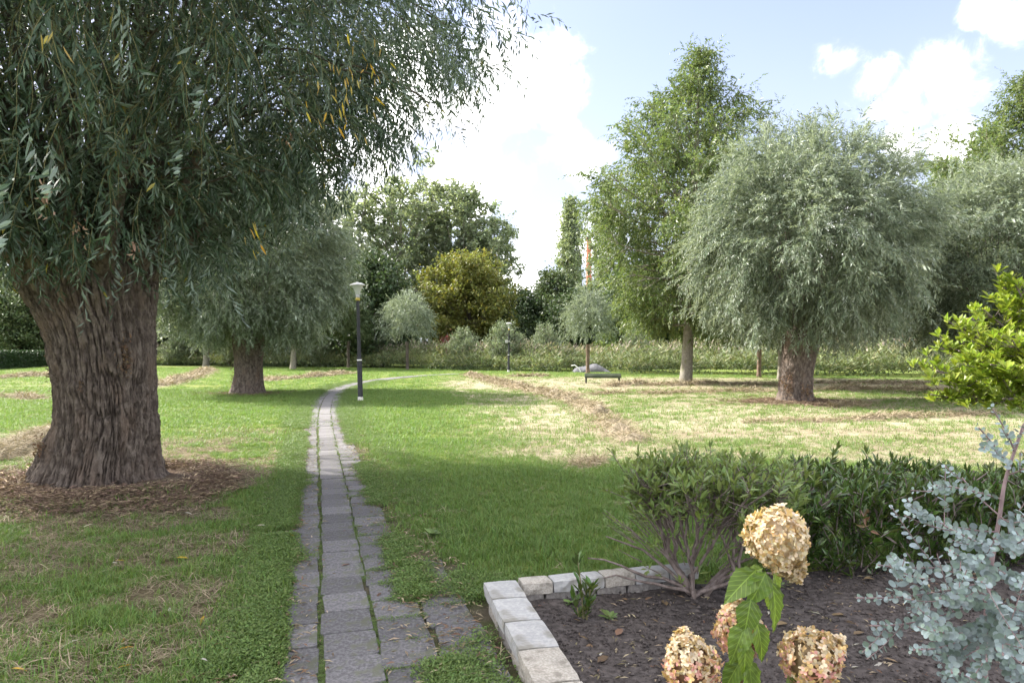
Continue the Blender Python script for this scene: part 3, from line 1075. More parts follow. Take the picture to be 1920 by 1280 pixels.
def willow_crown(limbs, per_limb, sprigs, seed, spread=0.34, t0=0.38, droop=0.55, sc=(0.8, 1.25), tpow=0.75):
    """shoots along the limbs' outer part: matrices, offsets, sizes and which template"""
    r = np.random.default_rng(seed)
    Ms, Ts, Ss, Ks = [], [], [], []
    for P in limbs:
        n = int(per_limb * r.uniform(0.6, 1.4))
        t = t0 + (1 - t0) * r.random(n) ** tpow
        x = t * (len(P) - 1)
        i = np.minimum(x.astype(int), len(P) - 2)
        f = (x - i)[:, None]
        p = P[i] * (1 - f) + P[i + 1] * f
        tan = unit(P[i + 1] - P[i])
        off = r.normal(size=(n, 3)) * spread * np.array([1, 1, 0.8]) * (0.35 + 0.75 * t)[:, None]
        d = unit(tan + r.normal(size=(n, 3)) * 0.42 + np.array([0, 0, -1.0]) * (droop * (1.05 - np.clip(tan[:, 2:3], -0.3, 1.0))))
        Ms.append(frames(d, unit(r.normal(size=(n, 3)) * 0.35 + np.array([0, 0, 1.0]))))
        Ts.append(p + off)
        Ss.append(r.uniform(*sc, n))
        Ks.append(r.integers(0, sprigs, n))
    return np.concatenate(Ms), np.concatenate(Ts), np.concatenate(Ss), np.concatenate(Ks)


def shell_crown(cen, rad, clusters, per, sprigs, seed, low=-0.85, sig=0.26, inner=0.25, droop=0.25, sc=(0.75, 1.2), depth=(0.70, 1.0), rnd=0.42):
    """plumes of shoots over the skin of a round crown, thinner inside: matrices, offsets, sizes, which template"""
    r = np.random.default_rng(seed)
    n = clusters
    i = np.arange(n)
    sz = low + (1 - low) * (i + 0.5) / n
    th = i * 2.39996 + r.normal(size=n) * 0.25
    q = np.sqrt(1 - sz * sz)
    u = np.stack([np.cos(th) * q, np.sin(th) * q, sz], 1)
    k = r.uniform(*depth, n) * (1 + 0.10 * (fbm(u * 2.2, 2, seed) - 0.5) * 2)
    C = cen + u * k[:, None] * np.array(rad)
    w = r.uniform(0.5, 1.5, n)
    m = int(n * per)
    j = r.choice(n, m, p=w / w.sum())
    axis_ = unit(u + r.normal(size=u.shape) * 0.25 + np.array([0, 0, -droop]))
    along = r.normal(size=m) * sig * 1.6
    T = C[j] + axis_[j] * along[:, None] + r.normal(size=(m, 3)) * sig
    # the plume bows over: shoots farther out hang lower
    T[:, 2] -= np.maximum(along, 0) ** 2 * 0.3
    D = unit(axis_[j] * 1.0 + r.normal(size=(m, 3)) * rnd + np.array([0, 0, -1.0]) * (droop * (0.5 + np.maximum(along, 0)))[:, None])
    ni = int(m * inner)
    ui = unit(r.normal(size=(ni, 3)))
    Ti = cen + ui * np.array(rad) * (r.uniform(0.25, 0.75, ni) ** 0.6)[:, None]
    Di = unit(ui + r.normal(size=(ni, 3)) * 0.7)
    T, D = np.concatenate([T, Ti]), np.concatenate([D, Di])
    Mx = frames(D, unit(r.normal(size=D.shape) * 0.35 + np.array([0, 0, 1.0]) + 0.3 * unit(T - cen)))
    return Mx, T, r.uniform(*sc, len(T)), r.integers(0, sprigs, len(T))


def limbs_object(limbs, parent, r0, mat, step=1, name='limbs', sides=5):
    mb = MB()
    for P in limbs[::step]:
        mb.tube(P, np.linspace(r0, 0.008, len(P)), sides, cap=False)
    return stuff(mb.build(name, mat, parent, True))


def dry_tuft(points, normals, n, size, mat, parent, name, seed, spread=0.1):
    """a burst of withered shoots and leaves on bark"""
    r = np.random.default_rng(seed)
    k = r.integers(0, len(points), n)
    d = unit(normals[k] + r.normal(size=(n, 3)) * 0.7)
    T = points[k] + r.normal(size=(n, 3)) * spread
    tv, tf = leaf6(0.34, 0.08, 0.25)
    mb = MB().scatter(tv, tf, frames(d, unit(r.normal(size=(n, 3)))), T, r.uniform(0.6, 1.3, n) * size)
    return stuff(mb.build(name, mat, parent))


# ---- the big willow on the left
def big_willow():
    root = thing('pollard_willow', 'huge pollard willow with thick deeply furrowed trunk beside the paved path', 'tree', (TRUNK_A[0], TRUNK_A[1], 0), 0, 'pollard willows on the lawn')
    prof = [(-0.05, 0.72), (0.06, 0.67), (0.15, 0.60), (0.35, 0.535), (0.67, 0.50), (1.0, 0.485), (1.25, 0.495), (1.54, 0.515), (1.8, 0.555), (2.0, 0.61), (2.2, 0.67), (2.4, 0.68), (2.6, 0.60)]
    lean = [(-0.05, -0.05, 0), (0.15, -0.04, 0), (0.7, 0.03, 0), (1.25, 0.0, 0), (1.6, -0.03, 0), (1.9, -0.10, 0), (2.2, -0.18, 0), (2.6, -0.22, 0)]
    knobs = [(math.radians(-42), 1.42, 0.17, 0.07), (math.radians(-92), 1.12, 0.12, 0.05), (math.radians(-165), 0.22, 0.22, 0.13), (math.radians(-145), 0.5, 0.15, 0.06), (math.radians(-172), 1.45, 0.18, 0.05), (math.radians(-30), 0.95, 0.1, 0.03)]
    trunk_object(prof, lean, 520, 340, 0.050, 25.0, 2.9, 5, M['bark_willow'], root, knobs)
    # withered sprouts on the trunk
    for (a, z, w, n, nm) in ((-42, 1.42, 0.10, 110, 0.050), (-84, 1.13, 0.035, 26, 0.040), (-162, 0.24, 0.12, 200, 0.055), (-135, 0.50, 0.06, 60, 0.045), (-172, 1.45, 0.12, 110, 0.045)):
        th = math.radians(a)
        r = 0.53 if z > 0.8 else 0.60
        c = np.array([[math.cos(th) * r, math.sin(th) * r, z]])
        dry_tuft(c, np.array([[math.cos(th), math.sin(th), 0.1]]), n, nm, M['brown_leaf'], root, 'withered_sprout', int(a + 500 + z * 10), w * np.array([0.35, 0.35, 1.0]))
    head = np.array([-0.18, 0.0, 2.35])
    cen = np.array([0.0, 0.0, 5.2])
    rad = (4.0, 4.0, 3.3)
    limbs = willow_limbs(head, cen, rad, 210, 41, low=-0.95, jitter=0.12, skirt=0.3) + willow_limbs(head, np.array([0, 0, 3.6]), (2.4, 2.4, 1.5), 55, 53, low=-0.9, jitter=0.25)[:40] + willow_limbs(head, np.array([0, 0, 6.3]), (3.7, 3.7, 3.6), 90, 47, low=0.0, jitter=0.10)
    thick = []
    r = np.random.default_rng(3)
    mb = MB()
    for i in range(13):
        th = i * 2.4 + 0.3
        e = head + np.array([math.cos(th) * 1.5, math.sin(th) * 1.5, 1.0 + 0.8 * r.random()])
        P = bezier(head + np.array([math.cos(th) * 0.35, math.sin(th) * 0.35, -0.25]), head + np.array([math.cos(th) * 0.9, math.sin(th) * 0.9, 0.25]), e, 9)
        o = MB().tube(P, np.linspace(0.13, 0.05, 9) * r.uniform(0.7, 1.1), 9).build('limb', M['bark_willow'], root, True)
    cut = []
    for P in limbs:
        q = np.hypot(P[:, 0], P[:, 1])
        low = np.where((P[:, 2] < np.maximum(2.5, 1.6 + 0.72 * q)) & (q > 1.0))[0]
        P = P[:low[0]] if len(low) else P
        if len(P) > 4:
            cut.append(P)
    limbs_object(cut, root, 0.02, M['bark_dark'], 2)
    tpl = leaf6(1.0, 0.16, 0.10)
    lf = leaf2(1.0, 0.16, 0.42)
    sp = [sprig_template(14, 0.56, 0.132, 0.205, 0.36, 60 + k, lf, (0.45, 1.0), 0.34) for k in range(8)]
    A_ = willow_crown(limbs, 26, 8, 77, spread=0.40, t0=0.16, droop=0.40, sc=(0.75, 1.2), tpow=0.80)
    B_ = shell_crown(np.array([0, 0, 5.1]), (4.15, 3.8, 3.15), 180, 66, 8, 79, low=-0.95, sig=0.22, inner=0.2, droop=0.40, depth=(0.60, 1.06), rnd=0.36)
    Ms, Ts, Ss, Ks = [np.concatenate(x) for x in zip(A_, B_)]
    # keep clear of the trunk's face and of the space under the skirt
    tip = Ts + Ms[:, :, 1] * 0.55 * Ss[:, None]
    q = np.hypot(tip[:, 0], tip[:, 1])
    side = sstep(tip[:, 0] + 0.4 * tip[:, 1], -1.0, 1.2)
    floor_ = np.maximum(2.02, (1.25 + 0.70 * q) * side + (1.45 + 0.30 * q) * (1 - side)) + 0.35 * (fbm2(tip[:, 0], tip[:, 1], 1.3, 2, 4) - 0.5)
    keep = (tip[:, 2] > floor_) & ~((np.hypot(Ts[:, 0], Ts[:, 1]) < 0.75) & (Ts[:, 2] < 2.5))
    # leaf tips must not hang over the lens
    W = Ts + np.array(root.location)
    keep &= (np.linalg.norm(W - np.array([0, 0, 1.5]), axis=1) > 2.9)
    # nothing shows of the top and the far side: thinner there
    keep &= ~(((Ts[:, 2] > 6.3) | (Ts[:, 1] > 2.2)) & (r.random(len(Ts)) < 0.45))
    Ms, Ts, Ss, Ks = Ms[keep], Ts[keep], Ss[keep], Ks[keep]
    crown = MB()
    twigs = MB()
    for k in range(8):
        s = np.where(Ks == k)[0]
        crown.scatter(sp[k][0], sp[k][1], Ms[s], Ts[s], Ss[s], 0)
    tw = MB().tube(np.array([[0.02 * math.sin(t * 5) * 0.62, t * 0.62, -0.30 * t * t * 0.62] for t in np.linspace(0, 1, 5)]), np.linspace(0.0035, 0.0012, 5), 3, cap=False)
    tv, tf, _ = tw.arrays()
    dist = np.linalg.norm(Ts + np.array(root.location) - np.array([0, 0, 1.5]), axis=1)
    s = np.where(dist < 7.5)[0]
    crown.scatter(tv, tf, Ms[s], Ts[s], Ss[s], 1)
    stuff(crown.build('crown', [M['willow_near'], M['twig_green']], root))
    # shoots in front with leaves one can tell apart, and the yellow ones at the right edge
    o = np.argsort(dist)[:26]
    ML, TL, SL = [], [], []
    for i in o[::2]:
        mx, t, L = sp[Ks[i]][2]
        sel = np.arange(len(t))
        ML.append(np.einsum('ij,njk->nik', Ms[i], mx))
        TL.append(np.einsum('ij,nj->ni', Ms[i], t) * Ss[i] + Ts[i] + np.array([0.05, 0.02, -0.06]))
        SL.append(np.stack([L * 0.18, L, L * 0.18], 1) * Ss[i] * 1.05)
    # thin shoots hanging over the top of the trunk
    for (px, py, d) in ((70, 470, 6.3), (150, 530, 6.5), (225, 470, 6.5), (262, 450, 6.5), (330, 470, 6.5), (45, 430, 6.2), (360, 500, 6.7), (395, 480, 6.6), (420, 510, 6.8)):
        c = at(px, py, d) - np.array(root.location)
        F_ = frames(unit(np.array([[r.normal() * 0.3, r.normal() * 0.2, -1.0]])), rand_dirs(1))[0]
        mx, t, L = sp[px % 8][2]
        ML.append(np.einsum('ij,njk->nik', F_, mx))
        TL.append(t @ F_.T * 0.9 + c)
        SL.append(np.stack([L * 0.2, L, L * 0.2], 1))
    # pale-backed sprays that hang out of the crown towards the viewer
    for (px, py, d, dx, dy) in ((45, 225, 3.25, 0.5, 0.15), (85, 262, 3.3, 0.6, 0.1), (100, 290, 3.35, 0.35, 0.0), (20, 330, 3.2, 0.1, 0.0), (20, 385, 3.25, 0.3, 0.0), (240, 110, 4.2, 0.8, 0.1), (340, 270, 4.3, 0.25, 0.0), (285, 300, 4.4, 0.3, 0.1), (520, 20, 4.6, 0.9, 0.2), (480, 60, 4.6, 0.7, 0.0), (380, 150, 4.2, 0.2, 0.0), (210, 380, 4.0, 0.1, 0.1)):
        c = at(px, py, d) - np.array(root.location)
        D_ = unit(np.array([[dx, dy - 0.2, -0.75]]))
        F_ = frames(D_, np.array([[0.1, 0.9, 0.45]]))[0]
        mx, t, L = sp[px % 8][2]
        fm = np.einsum('ij,njk->nik', F_, mx)
        ML.append(fm @ np.diag([-1.0, 1.0, -1.0]))
        TL.append(t @ F_.T * 0.62 + c)
        SL.append(np.stack([L * 0.19, L, L * 0.15], 1) * 0.9)
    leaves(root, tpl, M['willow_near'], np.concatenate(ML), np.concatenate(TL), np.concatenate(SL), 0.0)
    ylw = [((640, 150), 7.0, 20, 0.16), ((665, 130), 7.0, 10, 0.12), ((635, 215), 7.0, 8, 0.1), ((600, 225), 7.3, 8, 0.1), ((480, 440), 6.6, 5, 0.08), ((455, 420), 6.6, 3, 0.07), ((80, 60), 5.2, 4, 0.05), ((700, 115), 7.6, 6, 0.1)]
    MY, TY, SY = [], [], []
    for (p, d, n, w) in ylw:
        c = at(p[0], p[1], d - 1.7) - np.array(root.location)
        dd = unit(r.normal(size=(n, 3)) * 0.3 + np.array([0.1, 0, -1.0]))
        MY.append(frames(dd, rand_dirs(n)))
        TY.append(c + r.normal(size=(n, 3)) * w)
        L = r.uniform(0.07, 0.11, n)
        SY.append(np.stack([L * 0.17, L, L * 0.17], 1))
    me = new_mesh('yellow_leaf', tpl[0], tpl[1], [M['yellow_leaf']])
    for a, b, c in zip(np.concatenate(MY), np.concatenate(TY), np.concatenate(SY)):
        place('yellow_leaf', me, a, b, c, root)
    # shrivelled brown leaf clusters
    for (px, py, d) in ((150, 430, 5.0), (85, 370, 4.6), (250, 455, 5.2), (420, 40, 6.0), (405, 115, 6.0), (540, 260, 6.6)):
        c = at(px, py, d) - np.array(root.location)
        dry_tuft(c[None], np.array([[0, 0, -1.0]]), 16, 0.05, M['brown_leaf'], root, 'withered_leaves', px, np.array([0.02, 0.02, 0.05]))
    return root


big_willow()


# ---- the middle willows share one crown of shoots, each turned and sized for itself
def mid_willow_meshes(seed, n_limbs, per):
    head = np.array([0, 0, 2.0])
    limbs = willow_limbs(head, np.array([0, 0, 4.9]), (3.0, 3.0, 2.7), 90, seed, low=-0.86, jitter=0.15, skirt=0.35)
    tpl = leaf2(1.0, 0.18, 0.45)
    sp = [sprig_template(16, 0.52, 0.165, 0.22, 0.40, 90 + k + seed, tpl, (0.5, 1.0), 0.38) for k in range(6)]
    Ms, Ts, Ss, Ks = shell_crown(np.array([0, 0, 4.75]), (3.35, 3.35, 3.05), n_limbs, per, 6, seed + 1, low=-0.97, sig=0.20, inner=0.28, droop=0.10, depth=(0.74, 1.02))
    keep = (Ts[:, 2] > 1.85) & ~((np.hypot(Ts[:, 0], Ts[:, 1]) < 0.8) & (Ts[:, 2] < 2.2))
    Ms, Ts, Ss, Ks = Ms[keep], Ts[keep], Ss[keep], Ks[keep]
    mb = MB()
    for k in range(6):
        s = np.where(Ks == k)[0]
        mb.scatter(sp[k][0], sp[k][1], Ms[s], Ts[s], Ss[s])
    # whippy leaders above the top
    r = np.random.default_rng(seed + 5)
    n = 46
    a, q = r.uniform(0, 2 * PI, n), np.sqrt(r.random(n)) * 2.5
    T = np.stack([np.cos(a) * q, np.sin(a) * q, 5.0 + 3.1 * np.sqrt(np.maximum(0, 1 - (q / 3.45) ** 2)) - 0.25 + r.random(n) * 0.5], 1)
    d = unit(np.stack([np.cos(a) * 0.35 + 0.25, np.sin(a) * 0.3, np.full(n, 1.0)], 1) + r.normal(size=(n, 3)) * 0.18)
    k_ = r.integers(0, 6, n)
    for k in range(6):
        s = np.where(k_ == k)[0]
        mb.scatter(sp[k][0], sp[k][1], frames(d[s], rand_dirs(len(s))), T[s], r.uniform(0.8, 1.25, len(s)))
    tw = MB()
    for P in limbs[::2]:
        tw.tube(P[:11], np.linspace(0.022, 0.008, 11), 4, cap=False)
    return mb.mesh('crown', M['willow']), tw.mesh('limbs', M['bark_dark'], True)


CROWN_1, LIMBS_1 = mid_willow_meshes(201, 230, 46)


def mid_willow(pos, rz, s, label, trunk, seed, wide=1.0, off=0.0):
    root = thing('pollard_willow', label, 'tree', (pos[0], pos[1], 0), 0, 'pollard willows on the lawn')
    trunk_object(*trunk, 120, 72, 0.032, 12.0, 1.9, seed, M['bark_willow'], root)
    for nm, me in (('limbs', LIMBS_1), ('crown', CROWN_1)):
        o = stuff(link(nm, me, root))
        o.rotation_euler = (0, 0, rz)
        o.scale = (wide, wide, s)
        o.location = (off, 0, 0)
    return root


w = mid_willow(TRUNK_B, 0.7, 0.97, 'pollard willow on the left lawn, between big furrowed trunk and first lamp post',
               ([(-0.05, 0.66), (0.1, 0.58), (0.3, 0.52), (0.7, 0.47), (1.2, 0.47), (1.6, 0.52), (2.0, 0.58), (2.3, 0.4)], [(-0.05, 0, 0), (2.3, 0.0, 0)]), 15, 1.0)
dry_tuft(np.array([[-0.45, -0.2, 0.4], [-0.5, -0.15, 0.7], [0.42, -0.25, 0.6]]), np.array([[-1, -0.4, 0.0], [-1, -0.3, 0.0], [1, -0.4, 0.0]]), 120, 0.06, M['brown_leaf'], w, 'withered_sprout', 3, np.array([0.05, 0.05, 0.22]))
w = mid_willow(TRUNK_C, 2.1, 0.97, 'round silvery pollard willow standing alone on the right lawn, full crown over a short trunk',
               ([(-0.05, 0.62), (0.1, 0.54), (0.35, 0.49), (0.8, 0.47), (1.3, 0.48), (1.7, 0.52), (2.05, 0.56), (2.3, 0.4)], [(-0.05, -0.05, 0), (1.0, 0.02, 0), (2.3, 0.25, 0)]), 25, 0.90, 0.26)
r_ = np.random.default_rng(8)
n_ = 9
a_ = r_.uniform(-2.9, -1.3, n_)
z_ = r_.uniform(0.1, 0.95, n_)
dry_tuft(np.stack([np.cos(a_) * 0.5, np.sin(a_) * 0.5, z_], 1), np.stack([np.cos(a_), np.sin(a_), 0 * a_], 1), 420, 0.075, M['brown_leaf'], w, 'withered_sprout', 5, np.array([0.06, 0.06, 0.14]))
mid_willow(TRUNK_D, 4.0, 0.90, 'far right pollard willow, dark and half hidden behind the bright yellow-green shrub',
           ([(-0.05, 0.6), (0.1, 0.54), (0.35, 0.5), (0.8, 0.48), (1.3, 0.48), (1.7, 0.52), (2.05, 0.56), (2.3, 0.4)], [(-0.05, 0, 0), (2.3, 0.0, 0)]), 35, 1.0)


# ---- small pollards by the reeds
def small_pollard_mesh(seed, leafmat):
    head = np.array([0, 0, 1.5])
    limbs = willow_limbs(head, np.array([0, 0, 2.6]), (1.45, 1.45, 1.4), 90, seed, low=-0.55, jitter=0.12)
    tpl = leaf2(1.0, 0.18, 0.45)
    sp = [sprig_template(12, 0.5, 0.16, 0.26, 0.15, 190 + k + seed, tpl) for k in range(4)]
    Ms, Ts, Ss, Ks = willow_crown(limbs, 15, 4, seed + 1, spread=0.16, t0=0.3, droop=0.12, sc=(0.7, 1.1))
    mb = MB()
    for k in range(4):
        s = np.where(Ks == k)[0]
        mb.scatter(sp[k][0], sp[k][1], Ms[s], Ts[s], Ss[s])
    return mb.mesh('crown', leafmat)


def simple_trunk(parent, h, r0, r1, mat, seed, bend=0.06, sides=14, name='trunk', n=14):
    r = np.random.default_rng(seed)
    z = np.linspace(-0.05, h, n)
    x = np.cumsum(r.normal(size=n)) * bend / n
    y = np.cumsum(r.normal(size=n)) * bend / n
    rr = np.interp(z, [0, 0.15, 0.5, h], [r0 * 1.35, r0 * 1.12, r0, r1]) * (1 + r.normal(size=n) * 0.03)
    return MB().tube(np.stack([x, y, z], 1), rr, sides).build(name, mat, parent, True)


SP_SILVER = small_pollard_mesh(301, M['willow'])
SP_GREEN = small_pollard_mesh(331, M['grey_bush'])
SP_MID = small_pollard_mesh(361, M['mid'])
G_ = 'young pollards along the reeds'
for (px, py, me, s, zs, rz, th, label, bm) in (
        (764, 693, SP_SILVER, 1.28, 1.42, 0.3, 2.3, 'young round pollard with a thin straight stem before the ochre tree', 'bark_dark'),
        (653, 690, SP_MID, 1.25, 1.42, 1.2, 2.4, 'young brownish green pollard right behind the first lamp post', 'bark_dark'),
        (1102, 700, SP_SILVER, 1.08, 1.30, 2.2, 2.0, 'young silvery pollard on a peeling stem just behind the bench', 'bark_red'),
        (1423, 707, SP_SILVER, 0.85, 0.95, 3.2, 1.7, 'smallest young pollard, its bare stem between smooth tree and right willow', 'bark_red')):
    p = gnd(px, py)
    root = thing('young_pollard', label, 'tree', (p[0], p[1], 0), 0, G_)
    simple_trunk(root, th * 0.95, 0.115, 0.13, M[bm], int(px))
    o = stuff(link('crown', me, root))
    o.scale = (s, s, zs)
    o.rotation_euler = (0, 0, rz)


# ---- grown trees: a skeleton of limbs and leaf clusters along them
def tree_meshes(seed, h, clear, crown_r, prof, nb, leaf_n, leaf_size, mat, bark, trunk_r, ang=(0.25, 0.9), up=0.35, sub=5, spread=0.45, droop=0.2, lw=0.55, fork=False, t0=0.25, flat=0.7, vary=(0.72, 1.12), sprays=False, upow=0.9):
    """prof: crown half width as a function of 0..1 up the crown (points). Returns trunk+limb mesh and crown mesh at the origin."""
    r = np.random.default_rng(seed)
    prof = np.array(prof)
    wood = MB()
    n = 16
    z = np.linspace(-0.05, h * 0.97, n)
    x = np.cumsum(r.normal(size=n)) * 0.02 * h / n
    y = np.cumsum(r.normal(size=n)) * 0.02 * h / n
    tr = np.interp(z / h, [0, 0.03, 0.1, 1], [trunk_r * 1.3, trunk_r * 1.08, trunk_r, trunk_r * 0.12])
    tr_pts = np.stack([x, y, z], 1)
    anchors, dirs, wts = [], [], []
    ga = 2.39996
    for i in range(nb):
        u = (i + 0.5) / nb
        u = u ** upow
        zc = clear + (h - clear) * u * 0.97
        R_ = crown_r * np.interp(u, prof[:, 0], prof[:, 1]) * r.uniform(*vary)
        th = i * ga + r.normal() * 0.3
        R_ *= 0.72 + 0.62 * vnoise(np.array([[math.cos(th) * 1.3, math.sin(th) * 1.3, u * 4.0]]), seed)[0]
        el = min(np.interp(u, [0, 1], ang) + r.normal() * 0.1, 1.36)
        rise = math.tan(el) * R_
        zs = max(clear * 0.92, zc - rise * 0.6)
        k = np.interp(zs, z, np.arange(n))
        s0 = np.array([np.interp(zs, z, x), np.interp(zs, z, y), zs])
        e = np.array([math.cos(th) * R_, math.sin(th) * R_, 0]) + np.array([s0[0], s0[1], zs + rise])
        c = (s0 + e) / 2 + np.array([0, 0, -up * R_ * 0.35])
        P = bezier(s0, c, e, 9)
        br = max(0.012, np.interp(zs, z, tr) * 0.38)
        wood.tube(P, np.linspace(br, 0.012, 9), 5, cap=False)
        for q in range(sub):
            t = t0 + (1 - t0) * (q + r.random()) / sub
            kx = min(int(t * 8), 7)
            p0 = P[kx]
            tan = unit(P[kx + 1] - P[kx])
            d = unit(tan + r.normal(size=3) * 0.65 + np.array([0, 0, 0.15]))
            L = R_ * 0.34 * r.uniform(0.6, 1.2) * (1.2 - 0.5 * t) + 0.2
            Q = bezier(p0, p0 + d * L * 0.5, p0 + d * L + np.array([0, 0, -droop * L * 0.3]), 5)
            wood.tube(Q, np.linspace(br * 0.35 + 0.006, 0.006, 5), 3, cap=False)
            for w_ in (0.35, 0.6, 0.8, 1.0):
                anchors.append(Q[0] * (1 - w_) + Q[-1] * w_)
                dirs.append(d)
                wts.append(0.12 + R_ / crown_r)
        anchors.append(e)
        wts.append(0.12 + R_ / crown_r)
        dirs.append(unit(P[-1] - P[-2]))
    top = np.array([x[-1], y[-1], h * 0.97])
    for q in range(6):
        anchors.append(top - np.array([0, 0, 0.04 * h * q]) + r.normal(size=3) * 0.15)
        dirs.append(np.array([0, 0, 1.0]))
        wts.append(0.3)
    trunk = MB().tube(tr_pts, tr, 16)
    A, D = np.array(anchors), np.array(dirs)
    k = r.choice(len(A), leaf_n, p=np.array(wts) / np.sum(wts))
    T = A[k] + r.normal(size=(leaf_n, 3)) * spread * np.array([1, 1, flat])
    T[:, 2] = np.maximum(T[:, 2], clear * 0.85)
    d = unit(D[k] * 0.4 + r.normal(size=(leaf_n, 3)) * 0.7 + np.array([0, 0, -droop]))
    upv = unit(r.normal(size=(leaf_n, 3)) * 0.55 + np.array([0, 0, 1.0]))
    if sprays:
        # leaves sit on short drooping shoots instead of singly
        lt = leaf2(1.0, 0.18, 0.42)
        sp = [sprig_template(10, 0.55, leaf_size, lw, 0.35, seed + q, lt) for q in range(6)]
        m = leaf_n // 10
        T, d = T[:m], unit(D[k][:m] * 0.9 + r.normal(size=(m, 3)) * 0.55 + np.array([0, 0, -droop * 0.5]))
        Mx, kk, sc = frames(d, unit(r.normal(size=(m, 3)) * 0.3 + np.array([0, 0, 1.0]))), r.integers(0, 6, m), r.uniform(0.7, 1.25, m)
        crown = MB()
        for q in range(6):
            s = kk == q
            crown.scatter(sp[q][0], sp[q][1], Mx[s], T[s], sc[s])
        return trunk.mesh('trunk', bark, True), wood.mesh('limbs', bark, True), crown.mesh('crown', mat)
    tv, tf = leaf2(1.0, 0.15, 0.45)
    L = leaf_size * r.uniform(0.65, 1.3, leaf_n)
    crown = MB().scatter(tv, tf, frames(d, upv), T, np.stack([L * lw, L, L * lw], 1))
    return trunk.mesh('trunk', bark, True), wood.mesh('limbs', bark, True), crown.mesh('crown', mat)


def put_tree(name, meshes, pos, label, rz=0.0, s=(1, 1, 1), group=None, z=0.0, lean=(0.0, 0.0)):
    root = thing(name, label, 'tree', (pos[0], pos[1], z), rz, group)
    root.rotation_mode = 'ZYX'
    root.rotation_euler = (lean[0], lean[1], rz)
    for nm, me in zip(('trunk', 'limbs', 'crown'), meshes):
        o = link(nm, me, root)
        o.scale = s
        if nm != 'trunk':
            stuff(o)
    return root


ALDER = tree_meshes(401, 15.6, 2.7, 4.7, [(0, 0.40), (0.08, 0.66), (0.2, 0.95), (0.32, 1.06), (0.45, 0.98), (0.58, 0.80), (0.72, 0.50), (0.86, 0.17), (1, 0.0)], 124, 150000, 0.18, M['alder'], M['bark_grey'], 0.25,
                    ang=(-0.15, 0.80), up=0.3, sub=6, spread=0.27, droop=0.65, lw=0.38, flat=0.6, vary=(0.62, 1.16), sprays=True, upow=1.15)
put_tree('broadleaf_tree', ALDER, (TRUNK_E[0], TRUNK_E[1]), 'tall pointed broadleaf tree with a smooth grey stem behind the bench', 0.4, (0.97, 0.97, 1.0), 'tall pointed trees', 0.0, (0.0, 0.045))
put_tree('broadleaf_tree', ALDER, (22.3, 29.5), 'tall pointed tree rising behind the far right pollard willow', 2.6, (0.98, 0.98, 0.88), 'tall pointed trees')
BROAD = tree_meshes(431, 11.0, 3.0, 4.0, [(0, 0.5), (0.15, 0.95), (0.5, 1.0), (0.8, 0.7), (1, 0.2)], 48, 30000, 0.30, M['mid'], M['bark_grey'], 0.24, ang=(0.1, 0.9), sub=5, spread=0.5, droop=0.35)
p = gnd(1463, 712)
put_tree('broadleaf_tree', BROAD, (p[0], p[1]), 'grey-stemmed tree with scarred bark, right behind the round pollard willow', 0.0, (0.62, 0.62, 0.75), 'slender grey-stemmed trees')
p = gnd(549, 692)
put_tree('broadleaf_tree', BROAD, (p[0], p[1]), 'slender grey-stemmed tree behind the left pollard willow, towards the path bend', 1.0, (0.9, 0.9, 0.85), 'slender grey-stemmed trees')
p = gnd(386, 687)
put_tree('broadleaf_tree', BROAD, (p[0], p[1]), 'slender grey-stemmed tree at the end of the left hay row', 2.0, (1.1, 1.1, 1.0), 'slender grey-stemmed trees')

POPLAR = tree_meshes(451, 22.0, 4.5, 6.2, [(0, 0.45), (0.2, 0.85), (0.5, 1.0), (0.75, 0.85), (0.92, 0.55), (1, 0.2)], 46, 12500, 0.44, M['poplar'], M['bark_grey'], 0.34, ang=(0.7, 1.2), up=0.45, sub=5, spread=0.30, vary=(0.5, 1.15), droop=0.2, lw=0.7, t0=0.3)
POPLAR_2 = tree_meshes(457, 22.0, 4.0, 5.0, [(0, 0.5), (0.2, 0.8), (0.5, 1.0), (0.75, 0.85), (0.92, 0.5), (1, 0.15)], 48, 13500, 0.44, M['poplar'], M['bark_grey'], 0.34, ang=(0.8, 1.25), up=0.4, sub=5, spread=0.30, vary=(0.5, 1.15), droop=0.2, lw=0.7, t0=0.3)
G_ = 'poplars beyond the reeds'
put_tree('poplar_tree', POPLAR, at(752, 657, 84)[:2], 'open forked poplar with bare pale limbs, left of the ochre tree', 0.5, (1.2, 1.2, 1.0), G_)
put_tree('poplar_tree', POPLAR_2, at(868, 657, 86)[:2], 'dense upright poplar rising right above the ochre tree', 1.7, (1.1, 1.1, 1.0), G_)
put_tree('poplar_tree', POPLAR, at(810, 657, 90)[:2], 'poplar between the open forked poplar and the dense upright one', 5.0, (1.05, 1.05, 1.04), G_)
put_tree('poplar_tree', POPLAR, at(925, 657, 84)[:2], 'lower spreading poplar on the right flank of the ochre tree', 3.0, (0.80, 0.80, 0.80), G_)
put_tree('poplar_tree', POPLAR_2, at(660, 657, 82)[:2], 'poplar rising directly behind the first lamp post', 4.0, (0.9, 0.9, 0.93), G_)
put_tree('poplar_tree', POPLAR, at(1140, 657, 74)[:2], 'loose poplar beside the orange chimney, behind the tall pointed tree', 2.4, (0.50, 0.50, 0.88), G_)
put_tree('poplar_tree', POPLAR_2, at(1775, 657, 58)[:2], 'yellowish poplar showing between the two right pollard willows', 0.9, (0.62, 0.62, 0.80), G_)
LOMB = tree_meshes(463, 29.0, 3.0, 2.3, [(0, 0.6), (0.2, 1.0), (0.6, 0.9), (0.85, 0.5), (1, 0.1)], 80, 15000, 0.5, M['poplar'], M['bark_grey'], 0.4, ang=(1.2, 1.4), up=0.1, sub=4, spread=0.5, droop=0.0, lw=0.6)
